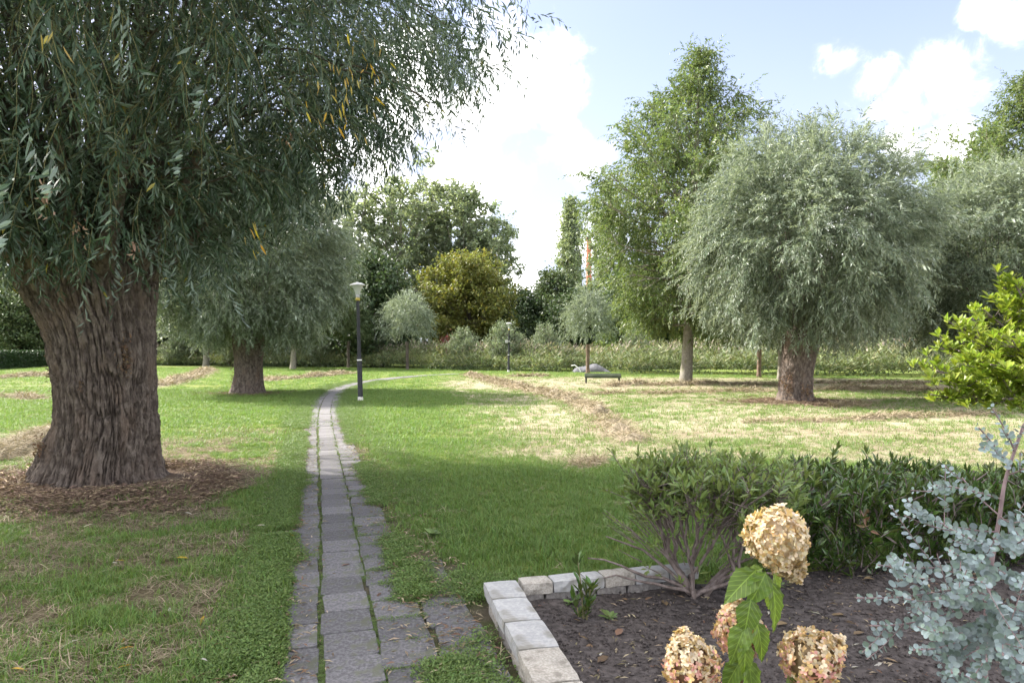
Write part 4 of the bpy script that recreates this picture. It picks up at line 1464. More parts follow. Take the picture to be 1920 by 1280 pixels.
put_tree('poplar_tree', LOMB, at(1070, 657, 120)[:2], 'narrow columnar poplar standing left of the orange chimney', 0.0, (1, 1, 1), G_)

DARK = tree_meshes(471, 12.0, 1.0, 5.0, [(0, 0.8), (0.2, 1.0), (0.55, 0.95), (0.8, 0.7), (1, 0.2)], 56, 20000, 0.42, M['dark'], M['bark_dark'], 0.3, ang=(0.0, 0.9), sub=5, spread=0.6, droop=0.3, lw=0.65)
MIDT = tree_meshes(473, 12.0, 0.8, 4.6, [(0, 0.75), (0.2, 1.0), (0.55, 0.9), (0.8, 0.6), (1, 0.2)], 50, 20000, 0.42, M['mid'], M['bark_dark'], 0.3, ang=(0.1, 1.0), sub=5, spread=0.55, droop=0.25, lw=0.6)
OCHRE = tree_meshes(479, 10.6, 0.9, 4.6, [(0, 0.75), (0.15, 0.98), (0.5, 1.0), (0.75, 0.85), (0.92, 0.5), (1, 0.2)], 80, 30000, 0.34, M['ochre'], M['bark_dark'], 0.3, ang=(-0.1, 0.9), sub=6, spread=0.38, droop=0.4, lw=0.6, flat=0.5)
LIME = tree_meshes(483, 6.0, 0.8, 2.8, [(0, 0.75), (0.3, 1.0), (0.7, 0.8), (1, 0.3)], 36, 12000, 0.3, M['alder'], M['bark_dark'], 0.16, ang=(0.0, 0.9), sub=5, spread=0.4, droop=0.3, lw=0.6)
put_tree('ochre_tree', OCHRE, at(880, 657, 64)[:2], 'broad rounded tree turning ochre yellow behind the reeds', 0.2, (0.92, 0.92, 0.97))
put_tree('yellow_green_tree', LIME, at(1163, 657, 56)[:2], 'low yellow-green tree left of the smooth grey stem, by the reeds', 0.2, (0.75, 0.75, 0.8))
G_ = 'trees beyond the reeds'
for (px, d, me, s, sz, rz, label) in (
        (700, 62, DARK, 0.75, 0.84, 0.3, 'dark dense tree right of the first lamp post head'),
        (640, 66, DARK, 0.8, 0.8, 1.9, 'dark tree left behind the first lamp post'),
        (975, 70, DARK, 0.65, 0.64, 3.0, 'dark low tree touching the right side of the ochre tree'),
        (1035, 72, MIDT, 0.72, 0.80, 1.0, 'loose grey-green tree just left of the orange chimney foot'),
        (1085, 66, DARK, 0.75, 0.60, 2.0, 'dark low tree at the foot of the orange chimney'),
        (940, 66, DARK, 0.5, 0.45, 5.0, 'dark round bush-like tree behind the second lamp post'),
        (1225, 62, DARK, 0.9, 0.86, 4.0, 'dark tree filling the gap under the tall pointed tree'),
        (1330, 60, DARK, 0.9, 0.70, 5.0, 'dark tree right of the smooth grey stem'),
        (1440, 62, DARK, 1.0, 0.8, 0.8, 'dark tree behind the smallest young pollard'),
        (1555, 60, MIDT, 0.9, 0.72, 2.8, 'green tree right behind the round pollard willow trunk'),
        (1660, 58, DARK, 0.9, 0.75, 1.4, 'dark tree between the two right pollard willows'),
        (1760, 57, MIDT, 0.95, 0.75, 3.9, 'green tree left of the yellow-green shrub tips'),
        (1880, 56, DARK, 1.0, 0.8, 0.1, 'dark tree behind the bright yellow-green shrub'),
        (2030, 55, DARK, 1.0, 0.85, 2.1, 'dark tree past the bright yellow-green shrub'),
        (560, 70, MIDT, 1.1, 1.1, 0.6, 'green tree behind the crown of the left pollard willow'),
        (450, 74, DARK, 1.2, 1.15, 1.6, 'dark tree behind the trunk of the left pollard willow'),
        (350, 76, DARK, 1.2, 1.1, 2.6, 'dark tree seen between the big trunk and the left pollard willow'),
        (240, 78, MIDT, 1.2, 1.1, 3.6, 'green tree hidden behind the big furrowed trunk'),
        (95, 78, DARK, 1.2, 1.0, 4.6, 'dark tree behind the right end of the clipped hedge'),
        (-20, 82, DARK, 1.2, 1.0, 5.6, 'dark tree behind the grey shed'),
        (35, 72, MIDT, 0.7, 0.6, 0.9, 'small green tree between grey shed and clipped hedge')):
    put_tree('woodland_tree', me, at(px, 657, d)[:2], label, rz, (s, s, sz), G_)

# ---- round grey-green bushes standing in the reeds
BUSH = tree_meshes(491, 3.0, 0.1, 1.45, [(0, 0.6), (0.25, 1.0), (0.6, 0.9), (0.85, 0.55), (1, 0.2)], 44, 7000, 0.17, M['grey_bush'], M['twig'], 0.05, ang=(0.3, 1.2), sub=5, spread=0.14, droop=-0.3, lw=0.42, up=0.2)
G_ = 'round grey-green bushes in the reeds'
for (px, d, s, sz, rz, label) in (
        (868, 55, 0.85, 1.0, 0, 'grey-green bush in the reeds below the ochre tree'),
        (945, 52, 0.95, 1.10, 1, 'pointed grey-green bush right behind the second lamp post'),
        (1024, 52, 0.85, 1.05, 2, 'rounded grey-green bush between second lamp post and bench'),
        (1195, 50, 0.72, 1.0, 3, 'slim grey-green bush left of the smooth grey stem'),
        (1555, 46, 0.75, 0.80, 4, 'grey-green bush just right of the round willow trunk'),
        (1643, 45, 0.85, 0.80, 5, 'pale grey-green bush in the middle of the right reeds'),
        (1757, 44, 0.85, 0.85, 0.5, 'pale grey-green bush beside the tips of the yellow-green shrub'),
        (605, 62, 0.95, 0.95, 2.5, 'grey-green bush left of the first lamp post pole'),
        (720, 62, 0.80, 0.85, 3.5, 'grey-green bush between the two young pollards left'),
        (330, 68, 1.0, 0.8, 1.5, 'grey-green bush behind the left hay row')):
    b = at(px, 657, d)
    root = thing('willow_bush', label, 'bush', (b[0], b[1], 0), rz, G_)
    for nm, me in zip(('trunk', 'branches', 'foliage'), BUSH):
        o = link('stem' if nm == 'trunk' else nm, me, root)
        o.scale = (s, s, sz)
        if nm != 'trunk':
            stuff(o)
b = at(838, 657, 58)
root = thing('red_bush', 'small bush with reddish leaves in the shade under the ochre tree', 'bush', (b[0], b[1], 0))
rm = tree_meshes(493, 2.6, 0.3, 0.9, [(0, 0.6), (0.5, 1.0), (1, 0.4)], 20, 700, 0.2, M['red'], M['twig'], 0.05, ang=(0.3, 1.2), sub=4, spread=0.2, droop=0.2)
for nm, me in zip(('stem', 'branches', 'foliage'), rm):
    o = link(nm, me, root)
    if nm != 'stem':
        stuff(o)

# ------------------------------------------------------------------ undergrowth and reeds


def reed_front(X):
    """distance of the near edge of the reed belt"""
    return np.interp(X, [-70, -30, -17, -8, -3, 0, 3.2, 4.0, 7.0, 7.8, 14, 22, 40], [72, 66, 60.5, 55.5, 51.0, 48.8, 47.0, 49.0, 48.2, 45.2, 41, 37.5, 28])


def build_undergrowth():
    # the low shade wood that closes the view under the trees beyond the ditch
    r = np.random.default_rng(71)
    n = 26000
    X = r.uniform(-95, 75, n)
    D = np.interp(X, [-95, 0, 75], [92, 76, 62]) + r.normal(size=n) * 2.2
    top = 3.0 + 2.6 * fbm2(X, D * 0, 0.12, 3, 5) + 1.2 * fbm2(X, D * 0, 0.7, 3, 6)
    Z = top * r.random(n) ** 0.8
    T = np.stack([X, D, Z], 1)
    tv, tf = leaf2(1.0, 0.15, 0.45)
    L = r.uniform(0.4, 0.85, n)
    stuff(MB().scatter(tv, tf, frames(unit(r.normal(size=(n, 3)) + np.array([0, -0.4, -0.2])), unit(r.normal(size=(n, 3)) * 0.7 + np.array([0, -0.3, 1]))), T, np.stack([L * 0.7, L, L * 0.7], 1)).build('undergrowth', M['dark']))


build_undergrowth()


def build_reeds():
    r = np.random.default_rng(73)
    n = 12500
    X = r.uniform(-44, 30, n)
    dep = r.random(n) ** 1.3 * 7.0
    Y = reed_front(X) + 0.4 + dep
    bump = 1.25 * fbm2(X, Y, 0.35, 3, 12) * (0.55 + 0.9 * fbm2(X, Y * 0, 0.16, 2, 14))
    H = (0.75 + 0.75 * sstep(dep, 0.0, 2.6)) * (0.65 + 0.75 * bump) * r.uniform(0.75, 1.15, n) + 0.12
    gap = np.exp(-((X - (-12)) / 1.2) ** 2) * 0.0
    mb = MB()
    # stems with arching blade leaves
    lean = np.stack([r.normal(size=n) * 0.16 + 0.12, r.normal(size=n) * 0.12, np.ones(n)], 1)
    base = np.stack([X, Y, np.zeros(n)], 1)
    tv, tf = leaf2(1.0, 0.1, 0.35)
    for k in range(6):
        f = (0.25 + 0.75 * (k + r.random(n)) / 6) * H
        T = base + unit(lean) * f[:, None]
        a = r.uniform(0, 2 * PI, n)
        d = unit(np.stack([np.cos(a) * 0.75 + 0.25, np.sin(a) * 0.75, 0.75 - 0.5 * r.random(n)], 1))
        L = r.uniform(0.28, 0.55, n) * (0.6 + 0.4 * H)
        mb.scatter(tv, tf, frames(d, rand_dirs(n)), T, np.stack([0.055 + 0.0 * L, L, L * 0.1], 1) * np.array([1, 1, 1.0]))
    # plumes
    s = np.where((dep > 1.6) & (r.random(n) < 0.55))[0]
    T = base[s] + unit(lean[s]) * (H[s] * 1.0)[:, None]
    d = unit(lean[s] + r.normal(size=(len(s), 3)) * 0.3 + np.array([0.45, 0, 0.1]))
    L = r.uniform(0.20, 0.36, len(s))
    mb.scatter(tv, tf, frames(d, rand_dirs(len(s))), T, np.stack([L * 0.30, L, L * 0.3], 1), 1)
    # bramble and nettle leaves along the front
    n2 = 14000
    X2 = r.uniform(-44, 30, n2)
    cl = fbm2(X2, X2 * 0, 0.5, 3, 17)
    Y2 = reed_front(X2) + 0.1 + r.random(n2) * 1.4
    Z2 = r.random(n2) ** 0.8 * (0.25 + 1.5 * np.maximum(0, cl - 0.25))
    L = r.uniform(0.07, 0.16, n2)
    mb.scatter(*leaf2(1.0, 0.15, 0.45), frames(unit(r.normal(size=(n2, 3)) + np.array([0, -0.4, 0])), unit(r.normal(size=(n2, 3)) * 0.6 + np.array([0, -0.4, 1]))), np.stack([X2, Y2, Z2], 1), np.stack([L * 0.7, L, L * 0.7], 1), 2)
    stuff(mb.build('reed_bed', [M['reed'], M['plume'], M['mid']]))


build_reeds()

# ------------------------------------------------------------------ hedge, shed, chimney, tarpaulin


def build_hedge():
    r = np.random.default_rng(75)
    A, B = np.array([-38.5, 46.0]), np.array([-45.6, 68.0])
    root = thing('clipped_hedge', 'low dark clipped hedge with a flat top on the far left lawn', 'hedge', (A[0], A[1], 0))
    L = np.linalg.norm(B - A)
    t = (B - A) / L
    nrm = np.array([t[1], -t[0]])
    w, h = 0.55, 1.42
    core = MB()
    core.box((-w + 0.1, 0, 0), (w - 0.1, L, h - 0.1), 0.1, 0, np.array([[nrm[0], t[0], 0], [nrm[1], t[1], 0], [0, 0, 1]]))
    core.build('hedge_core', M['bark_dark'], root)
    n = 26000
    s = r.random(n) * L
    face = r.random(n)
    u = np.where(face < 0.35, r.uniform(-w, w, n), np.where(face < 0.92, w, -w) + r.normal(size=n) * 0.035)
    z = np.where(face < 0.35, h + r.normal(size=n) * 0.03, r.random(n) * h)
    T = np.stack([nrm[0] * u + t[0] * s, nrm[1] * u + t[1] * s, z], 1)
    out = np.stack([nrm[0] * np.sign(u), nrm[1] * np.sign(u), 0 * u], 1) * (face >= 0.35)[:, None] + np.array([0, 0, 1.0]) * (face < 0.35)[:, None]
    Ls = r.uniform(0.09, 0.17, n)
    stuff(MB().scatter(*leaf2(1.0, 0.15, 0.45), frames(unit(r.normal(size=(n, 3)) + 0.3 * out), unit(out + r.normal(size=(n, 3)) * 0.5)), T, np.stack([Ls * 0.6, Ls, Ls * 0.6], 1)).build('foliage', M['hedge'], root))


build_hedge()


def build_shed():
    c = at(-22, 657, 74)
    root = thing('garden_shed', 'grey brown wooden shed behind the clipped hedge under the trees', 'shed', (c[0], c[1], 0))
    w, d, h = 2.05, 3.0, 2.5
    nb = 20
    me = MB().box((-0.095, -0.02, 0), (0.095, 0.02, h), 0.006).mesh('board', M['shed_wall'])
    for i in range(nb):
        o = link('board', me, root, (-w + (i + 0.5) * 2 * w / nb, -d + R.normal() * 0.006, 0.0))
    me2 = MB().box((-0.02, -0.14, 0), (0.02, 0.14, h), 0.006).mesh('board', M['shed_wall'])
    for i in range(20):
        link('board', me2, root, (w - 0.0 + R.normal() * 0.004, -d + 0.17 + (i + 0.5) * (2 * d - 0.2) / 20, 0.0))
    V = np.array([[-w - .25, -d - .3, h], [w + .25, -d - .3, h], [0, -d - .3, h + 1.1], [-w - .25, d + .3, h], [w + .25, d + .3, h], [0, d + .3, h + 1.1]])
    mb = MB().add(V, np.array([[0, 1, 2], [5, 4, 3]])).add(V, np.array([[1, 4, 5, 2], [3, 0, 2, 5], [0, 3, 4, 1]]))
    mb.build('roof', M['shed_roof'], root)
    MB().box((-w + .05, -d + .05, 0), (w - .05, d - .05, h - 0.01)).build('wall', M['shed_wall'], root)


build_shed()


def build_chimney():
    c = at(1104, 657, 150)
    root = thing('chimney', 'tall orange-red steel chimney rising above the trees beyond the reeds', 'chimney', (c[0], c[1], 0))
    MB().lathe([(0.62, 0), (0.60, 10), (0.56, 26.0), (0.56, 26.4), (0.47, 26.4), (0.47, 25.0)], 24).build('shaft', M['chimney'], root, True)
    for z in (8.5, 14.5, 17.5, 21.0):
        MB().lathe([(0.50, z), (0.66, z), (0.66, z + 0.18), (0.50, z + 0.18)], 24).build('flange', M['chimney'], root)
    MB().lathe([(0.60, 0), (0.60, 14.0), (0.52, 14.1), (0.0, 14.1)], 14, 0, (-2.1, 0.4, 0)).build('pipe', M['grey_metal'], root, True)


build_chimney()


def build_tarp():
    a = at(1108, 657, 47.5)
    root = thing('covered_heap', 'grey tarpaulin over a low heap at the reed edge behind the bench', 'tarpaulin', (a[0], a[1], 0))
    u = np.linspace(-1, 1, 41)
    U, V = [q.ravel() for q in np.meshgrid(u, u)]
    q = np.sqrt(U * U + V * V)
    x = U * 1.30
    y = V * 0.75
    prof = np.clip(1 - np.abs(U) ** 2.2, 0, 1) * np.clip(1 - np.abs(V) ** 2.4, 0, 1)
    z = 0.62 * prof ** 0.7 * (0.82 + 0.18 * np.cos((U - 0.25) * 5)) + (fbm2(x, y, 2.5, 3, 9) - 0.5) * 0.16 * prof ** 0.4 + 0.01
    idx = np.arange(41 * 41).reshape(41, 41)
    F = np.stack([idx[:-1, :-1], idx[:-1, 1:], idx[1:, 1:], idx[1:, :-1]], 2).reshape(-1, 4)
    MB().add(np.stack([x, y, z], 1), F).build('tarpaulin', M['tarp'], root, True)
    P = np.array([[-1.42, -0.62, 0.46], [-1.2, -0.7, 0.50], [-0.98, -0.75, 0.34], [-0.85, -0.78, 0.16], [-0.8, -0.8, 0.02]])
    MB().tube(P, 0.035, 8).build('pipe', M['white'], root, True)


build_tarp()

# ------------------------------------------------------------------ lamp posts and bench


def lamp(pos, h, label, lean, box=False):
    root = thing('street_lamp', label, 'street lamp', (pos[0], pos[1], 0), 0, 'park lamp posts')
    root.rotation_euler = (0, lean, 0)
    k = h / 3.5
    MB().lathe([(0.0, -0.1), (0.079, -0.1), (0.079, 0.0), (0.079, 0.15), (0.0785, 0.156)], 20).build('painted_base', M['white_paint'], root, True)
    MB().lathe([(0.0795, 0.152), (0.0795, 0.16), (0.074, 0.17), (0.071, 1.26 * k), (0.062, 1.30 * k), (0.056, 1.33 * k), (0.046, 2.98 * k)], 20).build('pole', M['black_metal'], root, True)
    MB().lathe([(0.0712, 1.205 * k), (0.0725, 1.207 * k), (0.0725, 1.238 * k), (0.0712, 1.24 * k)], 20).build('sticker', M['white'], root, True)
    MB().lathe([(0.046, 2.96 * k), (0.062, 2.965 * k), (0.062, 3.04 * k), (0.046, 3.045 * k)], 18).build('ring', M['brass'], root, True)
    MB().lathe([(0.050, 3.045 * k), (0.058, 3.05 * k), (0.058, 3.13 * k), (0.045, 3.14 * k)], 18).build('lamp_holder', M['grey_metal'], root, True)
    MB().lathe([(0.060, 3.14 * k), (0.075, 3.20 * k), (0.115, 3.30 * k), (0.175, 3.385 * k), (0.178, 3.39 * k), (0.16, 3.385 * k), (0.10, 3.295 * k), (0.062, 3.20 * k), (0.05, 3.145 * k)], 24).build('lamp_bowl', M['bowl'], root, True)
    MB().lathe([(0.0, 3.145 * k), (0.028, 3.145 * k), (0.030, 3.30 * k), (0.0, 3.33 * k)], 12).build('bulb', M['white'], root, True)
    MB().lathe([(0.0, 3.392 * k), (0.19, 3.392 * k), (0.222, 3.395 * k), (0.226, 3.41 * k), (0.20, 3.44 * k), (0.12, 3.475 * k), (0.04, 3.49 * k), (0.03, 3.505 * k), (0.0, 3.51 * k)], 28).build('lid', M['grey_metal'], root, True)
    if box:
        MB().box((-0.25, -0.10, 2.02), (-0.05, 0.06, 2.22), 0.015).build('sensor_box', M['grey_metal'], root)
        MB().lathe([(0.05, 2.08), (0.078, 2.08), (0.078, 2.17), (0.05, 2.17)], 16).build('bracket', M['grey_metal'], root, True)


p = gnd(676, 753)
lamp(p, 3.5, 'nearer black lamp post beside the bend of the paved path', -0.027)
p = gnd(953.5, 697.5)
lamp(p, 3.45, 'farther black lamp post at the reed edge, with a grey box halfway up', 0.012, True)


def build_bench():
    p = gnd(1129.5, 718.5)
    root = thing('park_bench', 'low backless bench with mossy green planks on the mown lawn', 'bench', (p[0], p[1], 0), math.radians(-1.0))
    L = 1.66
    me = MB().box((-L / 2, -0.055, -0.025), (L / 2, 0.055, 0.025), 0.012).mesh('plank', M['bench'])
    for i, (y, z) in enumerate(((-0.185, 0.385), (-0.065, 0.425), (0.06, 0.425))):
        o = link('plank', me, root, (0, y, z))
        o.rotation_euler = (0.9 if i == 0 else 0.0, 0, 0)
    front = MB().box((-L / 2, -0.025, -0.055), (L / 2, 0.025, 0.055), 0.012).build('front_plank', M['bench'], root, False, (0, -0.235, 0.31))
    for x in (-0.75, 0.75):
        lm = MB().box((x - 0.028, -0.20, -0.05), (x + 0.028, -0.145, 0.36), 0.006).box((x - 0.028, 0.02, -0.05), (x + 0.028, 0.075, 0.395), 0.006).box((x - 0.026, -0.21, 0.345), (x + 0.026, 0.11, 0.398), 0.006)
        lm.build('leg', M['black_metal'], root)


build_bench()

# ------------------------------------------------------------------ hay rows: a mound and loose straw on it


def straw_template():
    # a bent ribbon of three pieces
    V = np.array([[-.5, 0, 0], [.5, 0, 0], [-.5, .35, .10], [.5, .35, .10], [-.4, .7, .09], [.4, .7, .09], [0, 1, 0]])
    F = np.array([[0, 1, 3], [0, 3, 2], [2, 3, 5], [2, 5, 4], [4, 5, 6]])
    return V, F


HAYM = rough_mat('matted hay', (0.18, 0.15, 0.10), (0.32, 0.27, 0.195), 16.0, (1, 1, 1), 0.95, 1.0, 30.0, 0.04)


def build_hay():
    r = np.random.default_rng(81)
    sv, sf = straw_template()
    for i, (P, w, h, label) in enumerate(HAY):
        root = thing('hay_row', label, 'hay', (P[0][0], P[0][1], 0), 0, 'hay left lying after mowing')
        T = unit(np.gradient(P, axis=0))
        Nn = np.stack([T[:, 1], -T[:, 0]], 1)
        m = 11
        u = np.linspace(-1, 1, m)
        s = np.arange(len(P))
        ex = np.minimum(1, np.minimum(s, len(P) - 1 - s) / 3.0) ** 0.5
        lum = 0.15 + 1.25 * fbm(np.stack([s * 0.24 + i * 17, s * 0, s * 0], 1), 3, 40 + i)
        lum = np.clip(lum * 1.9 - 0.75, 0.03, 1.5) * ex
        wid = w * (0.65 + 0.6 * fbm(np.stack([s * 0.3, s * 0 + i, s * 0], 1), 2, 60 + i)) * (0.4 + 0.6 * ex)
        XY = P[:, None] + Nn[:, None] * (u[None, :, None] * wid[:, None, None])
        X, Y = XY[..., 0].ravel(), XY[..., 1].ravel()
        Z = (h * 0.52 * lum[:, None] * np.clip(1 - u[None] ** 2, 0, 1) ** 0.8).ravel()
        Z = Z * np.clip(2.6 * fbm2(X, Y, 3.4, 4, 50 + i) - 0.35, 0.1, 2) - 0.012
        idx = np.arange(len(P) * m).reshape(len(P), m)
        F = np.stack([idx[:-1, :-1], idx[:-1, 1:], idx[1:, 1:], idx[1:, :-1]], 2).reshape(-1, 4)
        V = np.stack([X - P[0][0], Y - P[0][1], Z], 1)
        MB().add(V, F).build('mound', HAYM, root, True)
        near = P[:, 1].min()
        L_ = 0.20 if near < 16 else 0.32
        n = int(np.clip(len(P) * (130 if near < 16 else 80), 600, 15000))
        a, b = r.random(n) * (len(P) - 1), np.clip(r.normal(size=n) * 0.75, -2.4, 2.4)
        ia = np.round(a).astype(int)
        c = P[ia] + Nn[ia] * (b * wid[ia])[:, None] + r.normal(size=(n, 2)) * 0.05
        zz = h * 0.6 * lum[ia] * np.clip(1 - np.minimum(np.abs(b), 1) ** 2, 0, 1) ** 0.8 * r.uniform(0.7, 1.25, n) + 0.01
        th = r.uniform(0, 2 * PI, n)
        d = unit(np.stack([np.cos(th), np.sin(th), r.normal(size=n) * 0.35], 1))
        L = r.uniform(0.5, 1.4, n) * L_
        dist = c[:, 1]
        wd = np.maximum(0.0055, dist * 0.00062)
        stuff(MB().scatter(sv, sf, frames(d, unit(r.normal(size=(n, 3)) * 0.4 + np.array([0, 0, 1]))), np.c_[c - P[0], zz], np.stack([wd, L, L], 1)).build('straw', M['straw'], root))


build_hay()

# ------------------------------------------------------------------ scattered ground cover (stuff): instanced tufts


def scatter(name, sources, pts, rotz, tilt, scl, idx):
    """ground cover: small tuft meshes on points by a geometry node tree; marked as stuff"""
    col = bpy.data.collections.new(name + ' tufts')
    for k, me in enumerate(sources):
        o = bpy.data.objects.new('%s tuft %02d' % (name, k), me)
        col.objects.link(o)
    me = bpy.data.meshes.new(name)
    me.vertices.add(len(pts))
    me.vertices.foreach_set('co', np.ascontiguousarray(pts, dtype=np.float32).ravel())
    rot = np.stack([tilt[:, 0], tilt[:, 1], rotz], 1)
    a = me.attributes.new('rot', 'FLOAT_VECTOR', 'POINT')
    a.data.foreach_set('vector', np.ascontiguousarray(rot, dtype=np.float32).ravel())
    a = me.attributes.new('scl', 'FLOAT', 'POINT')
    a.data.foreach_set('value', np.ascontiguousarray(scl, dtype=np.float32))
    a = me.attributes.new('pick', 'INT', 'POINT')
    a.data.foreach_set('value', np.ascontiguousarray(idx, dtype=np.int32))
    o = stuff(link(name, me))
    g = bpy.data.node_groups.new(name, 'GeometryNodeTree')
    g.interface.new_socket('Geometry', in_out='INPUT', socket_type='NodeSocketGeometry')
    g.interface.new_socket('Geometry', in_out='OUTPUT', socket_type='NodeSocketGeometry')
    gi, go = g.nodes.new('NodeGroupInput'), g.nodes.new('NodeGroupOutput')
    ci = g.nodes.new('GeometryNodeCollectionInfo')
    ci.inputs['Collection'].default_value = col
    ci.inputs['Separate Children'].default_value = True
    ci.inputs['Reset Children'].default_value = True
    ip = g.nodes.new('GeometryNodeInstanceOnPoints')
    ip.inputs['Pick Instance'].default_value = True

    def named(nm, tp):
        n = g.nodes.new('GeometryNodeInputNamedAttribute')
        n.data_type = tp
        n.inputs['Name'].default_value = nm
        return n.outputs['Attribute']
    g.links.new(gi.outputs[0], ip.inputs['Points'])
    g.links.new(ci.outputs[0], ip.inputs['Instance'])
    g.links.new(named('pick', 'INT'), ip.inputs['Instance Index'])
    g.links.new(named('rot', 'FLOAT_VECTOR'), ip.inputs['Rotation'])
    g.links.new(named('scl', 'FLOAT'), ip.inputs['Scale'])
    g.links.new(ip.outputs[0], go.inputs[0])
    md = o.modifiers.new('scatter', 'NODES')
    md.node_group = g
    return o


def blade_tuft(seed, n, h, spread, w, lean=0.6, mat='grass', flat=False):
    r = np.random.default_rng(seed)
    V0 = np.array([[-.5, 0, 0], [.5, 0, 0], [-.42, .4, .0], [.42, .4, 0], [-.25, .75, 0], [.25, .75, 0], [0, 1, 0]])
    F0 = np.array([[0, 1, 3], [0, 3, 2], [2, 3, 5], [2, 5, 4], [4, 5, 6]])
    mb = MB()
    for i in range(n):
        L = h * r.uniform(0.55, 1.25)
        ln = lean * r.uniform(0.2, 1.3)
        a = r.uniform(0, 2 * PI)
        y = V0[:, 1]
        out = ln * y ** 1.8 * L
        up = L * (y - 0.32 * ln * y ** 2)
        if flat:
            out, up = L * y, L * 0.12 * np.sin(y * 3.0) + 0.006
        P = np.stack([V0[:, 0] * w * r.uniform(0.7, 1.2), out, up], 1)
        c, s = math.cos(a), math.sin(a)
        P = P @ np.array([[c, s, 0], [-s, c, 0], [0, 0, 1]])
        q = r.normal(size=2) * spread
        mb.add(P + np.array([q[0], q[1], 0]), F0)
    return mb.mesh('blade tuft', M[mat])


def herb_tuft(seed, n, rad, size, mat='herb'):
    r = np.random.default_rng(seed)
    tv, tf = leaf2(0.55, 0.12, 0.45)
    a, q = r.uniform(0, 2 * PI, n), np.sqrt(r.random(n)) * rad
    T = np.stack([np.cos(a) * q, np.sin(a) * q, (0.006 + 0.045 * r.random(n)) * (1 - 0.6 * (q / rad) ** 2)], 1)
    d = unit(np.stack([np.cos(a + r.normal(size=n)), np.sin(a + r.normal(size=n)), r.uniform(-0.1, 0.7, n)], 1))
    return MB().scatter(tv, tf, frames(d, unit(r.normal(size=(n, 3)) * 0.35 + np.array([0, 0, 1]))), T, r.uniform(0.6, 1.3, n) * size).mesh('herb tuft', M[mat])


def chip_tuft(seed, n, rad, size, mat):
    r = np.random.default_rng(seed)
    tv, tf = leaf2(0.22, 0.08, 0.5)
    a, q = r.uniform(0, 2 * PI, n), np.sqrt(r.random(n)) * rad
    T = np.stack([np.cos(a) * q, np.sin(a) * q, 0.004 + 0.02 * r.random(n)], 1)
    b = r.uniform(0, 2 * PI, n)
    d = unit(np.stack([np.cos(b), np.sin(b), r.normal(size=n) * 0.15], 1))
    return MB().scatter(tv, tf, frames(d, unit(r.normal(size=(n, 3)) * 0.25 + np.array([0, 0, 1]))), T, r.uniform(0.5, 1.5, n) * size).mesh('chip tuft', M[mat])


def frustum_points(r, n, d0, d1, pw=1.0, margin=1.22):
    """points spread evenly over the ground in view (with a margin to the sides) between two distances"""
    Y = np.sqrt(r.random(n) * (d1 * d1 - d0 * d0) + d0 * d0) if pw == 1.0 else d0 + (d1 - d0) * r.random(n) ** pw
    X = r.uniform(-1, 1, n) * (Y * 0.75 * margin + 0.4)
    return X, Y


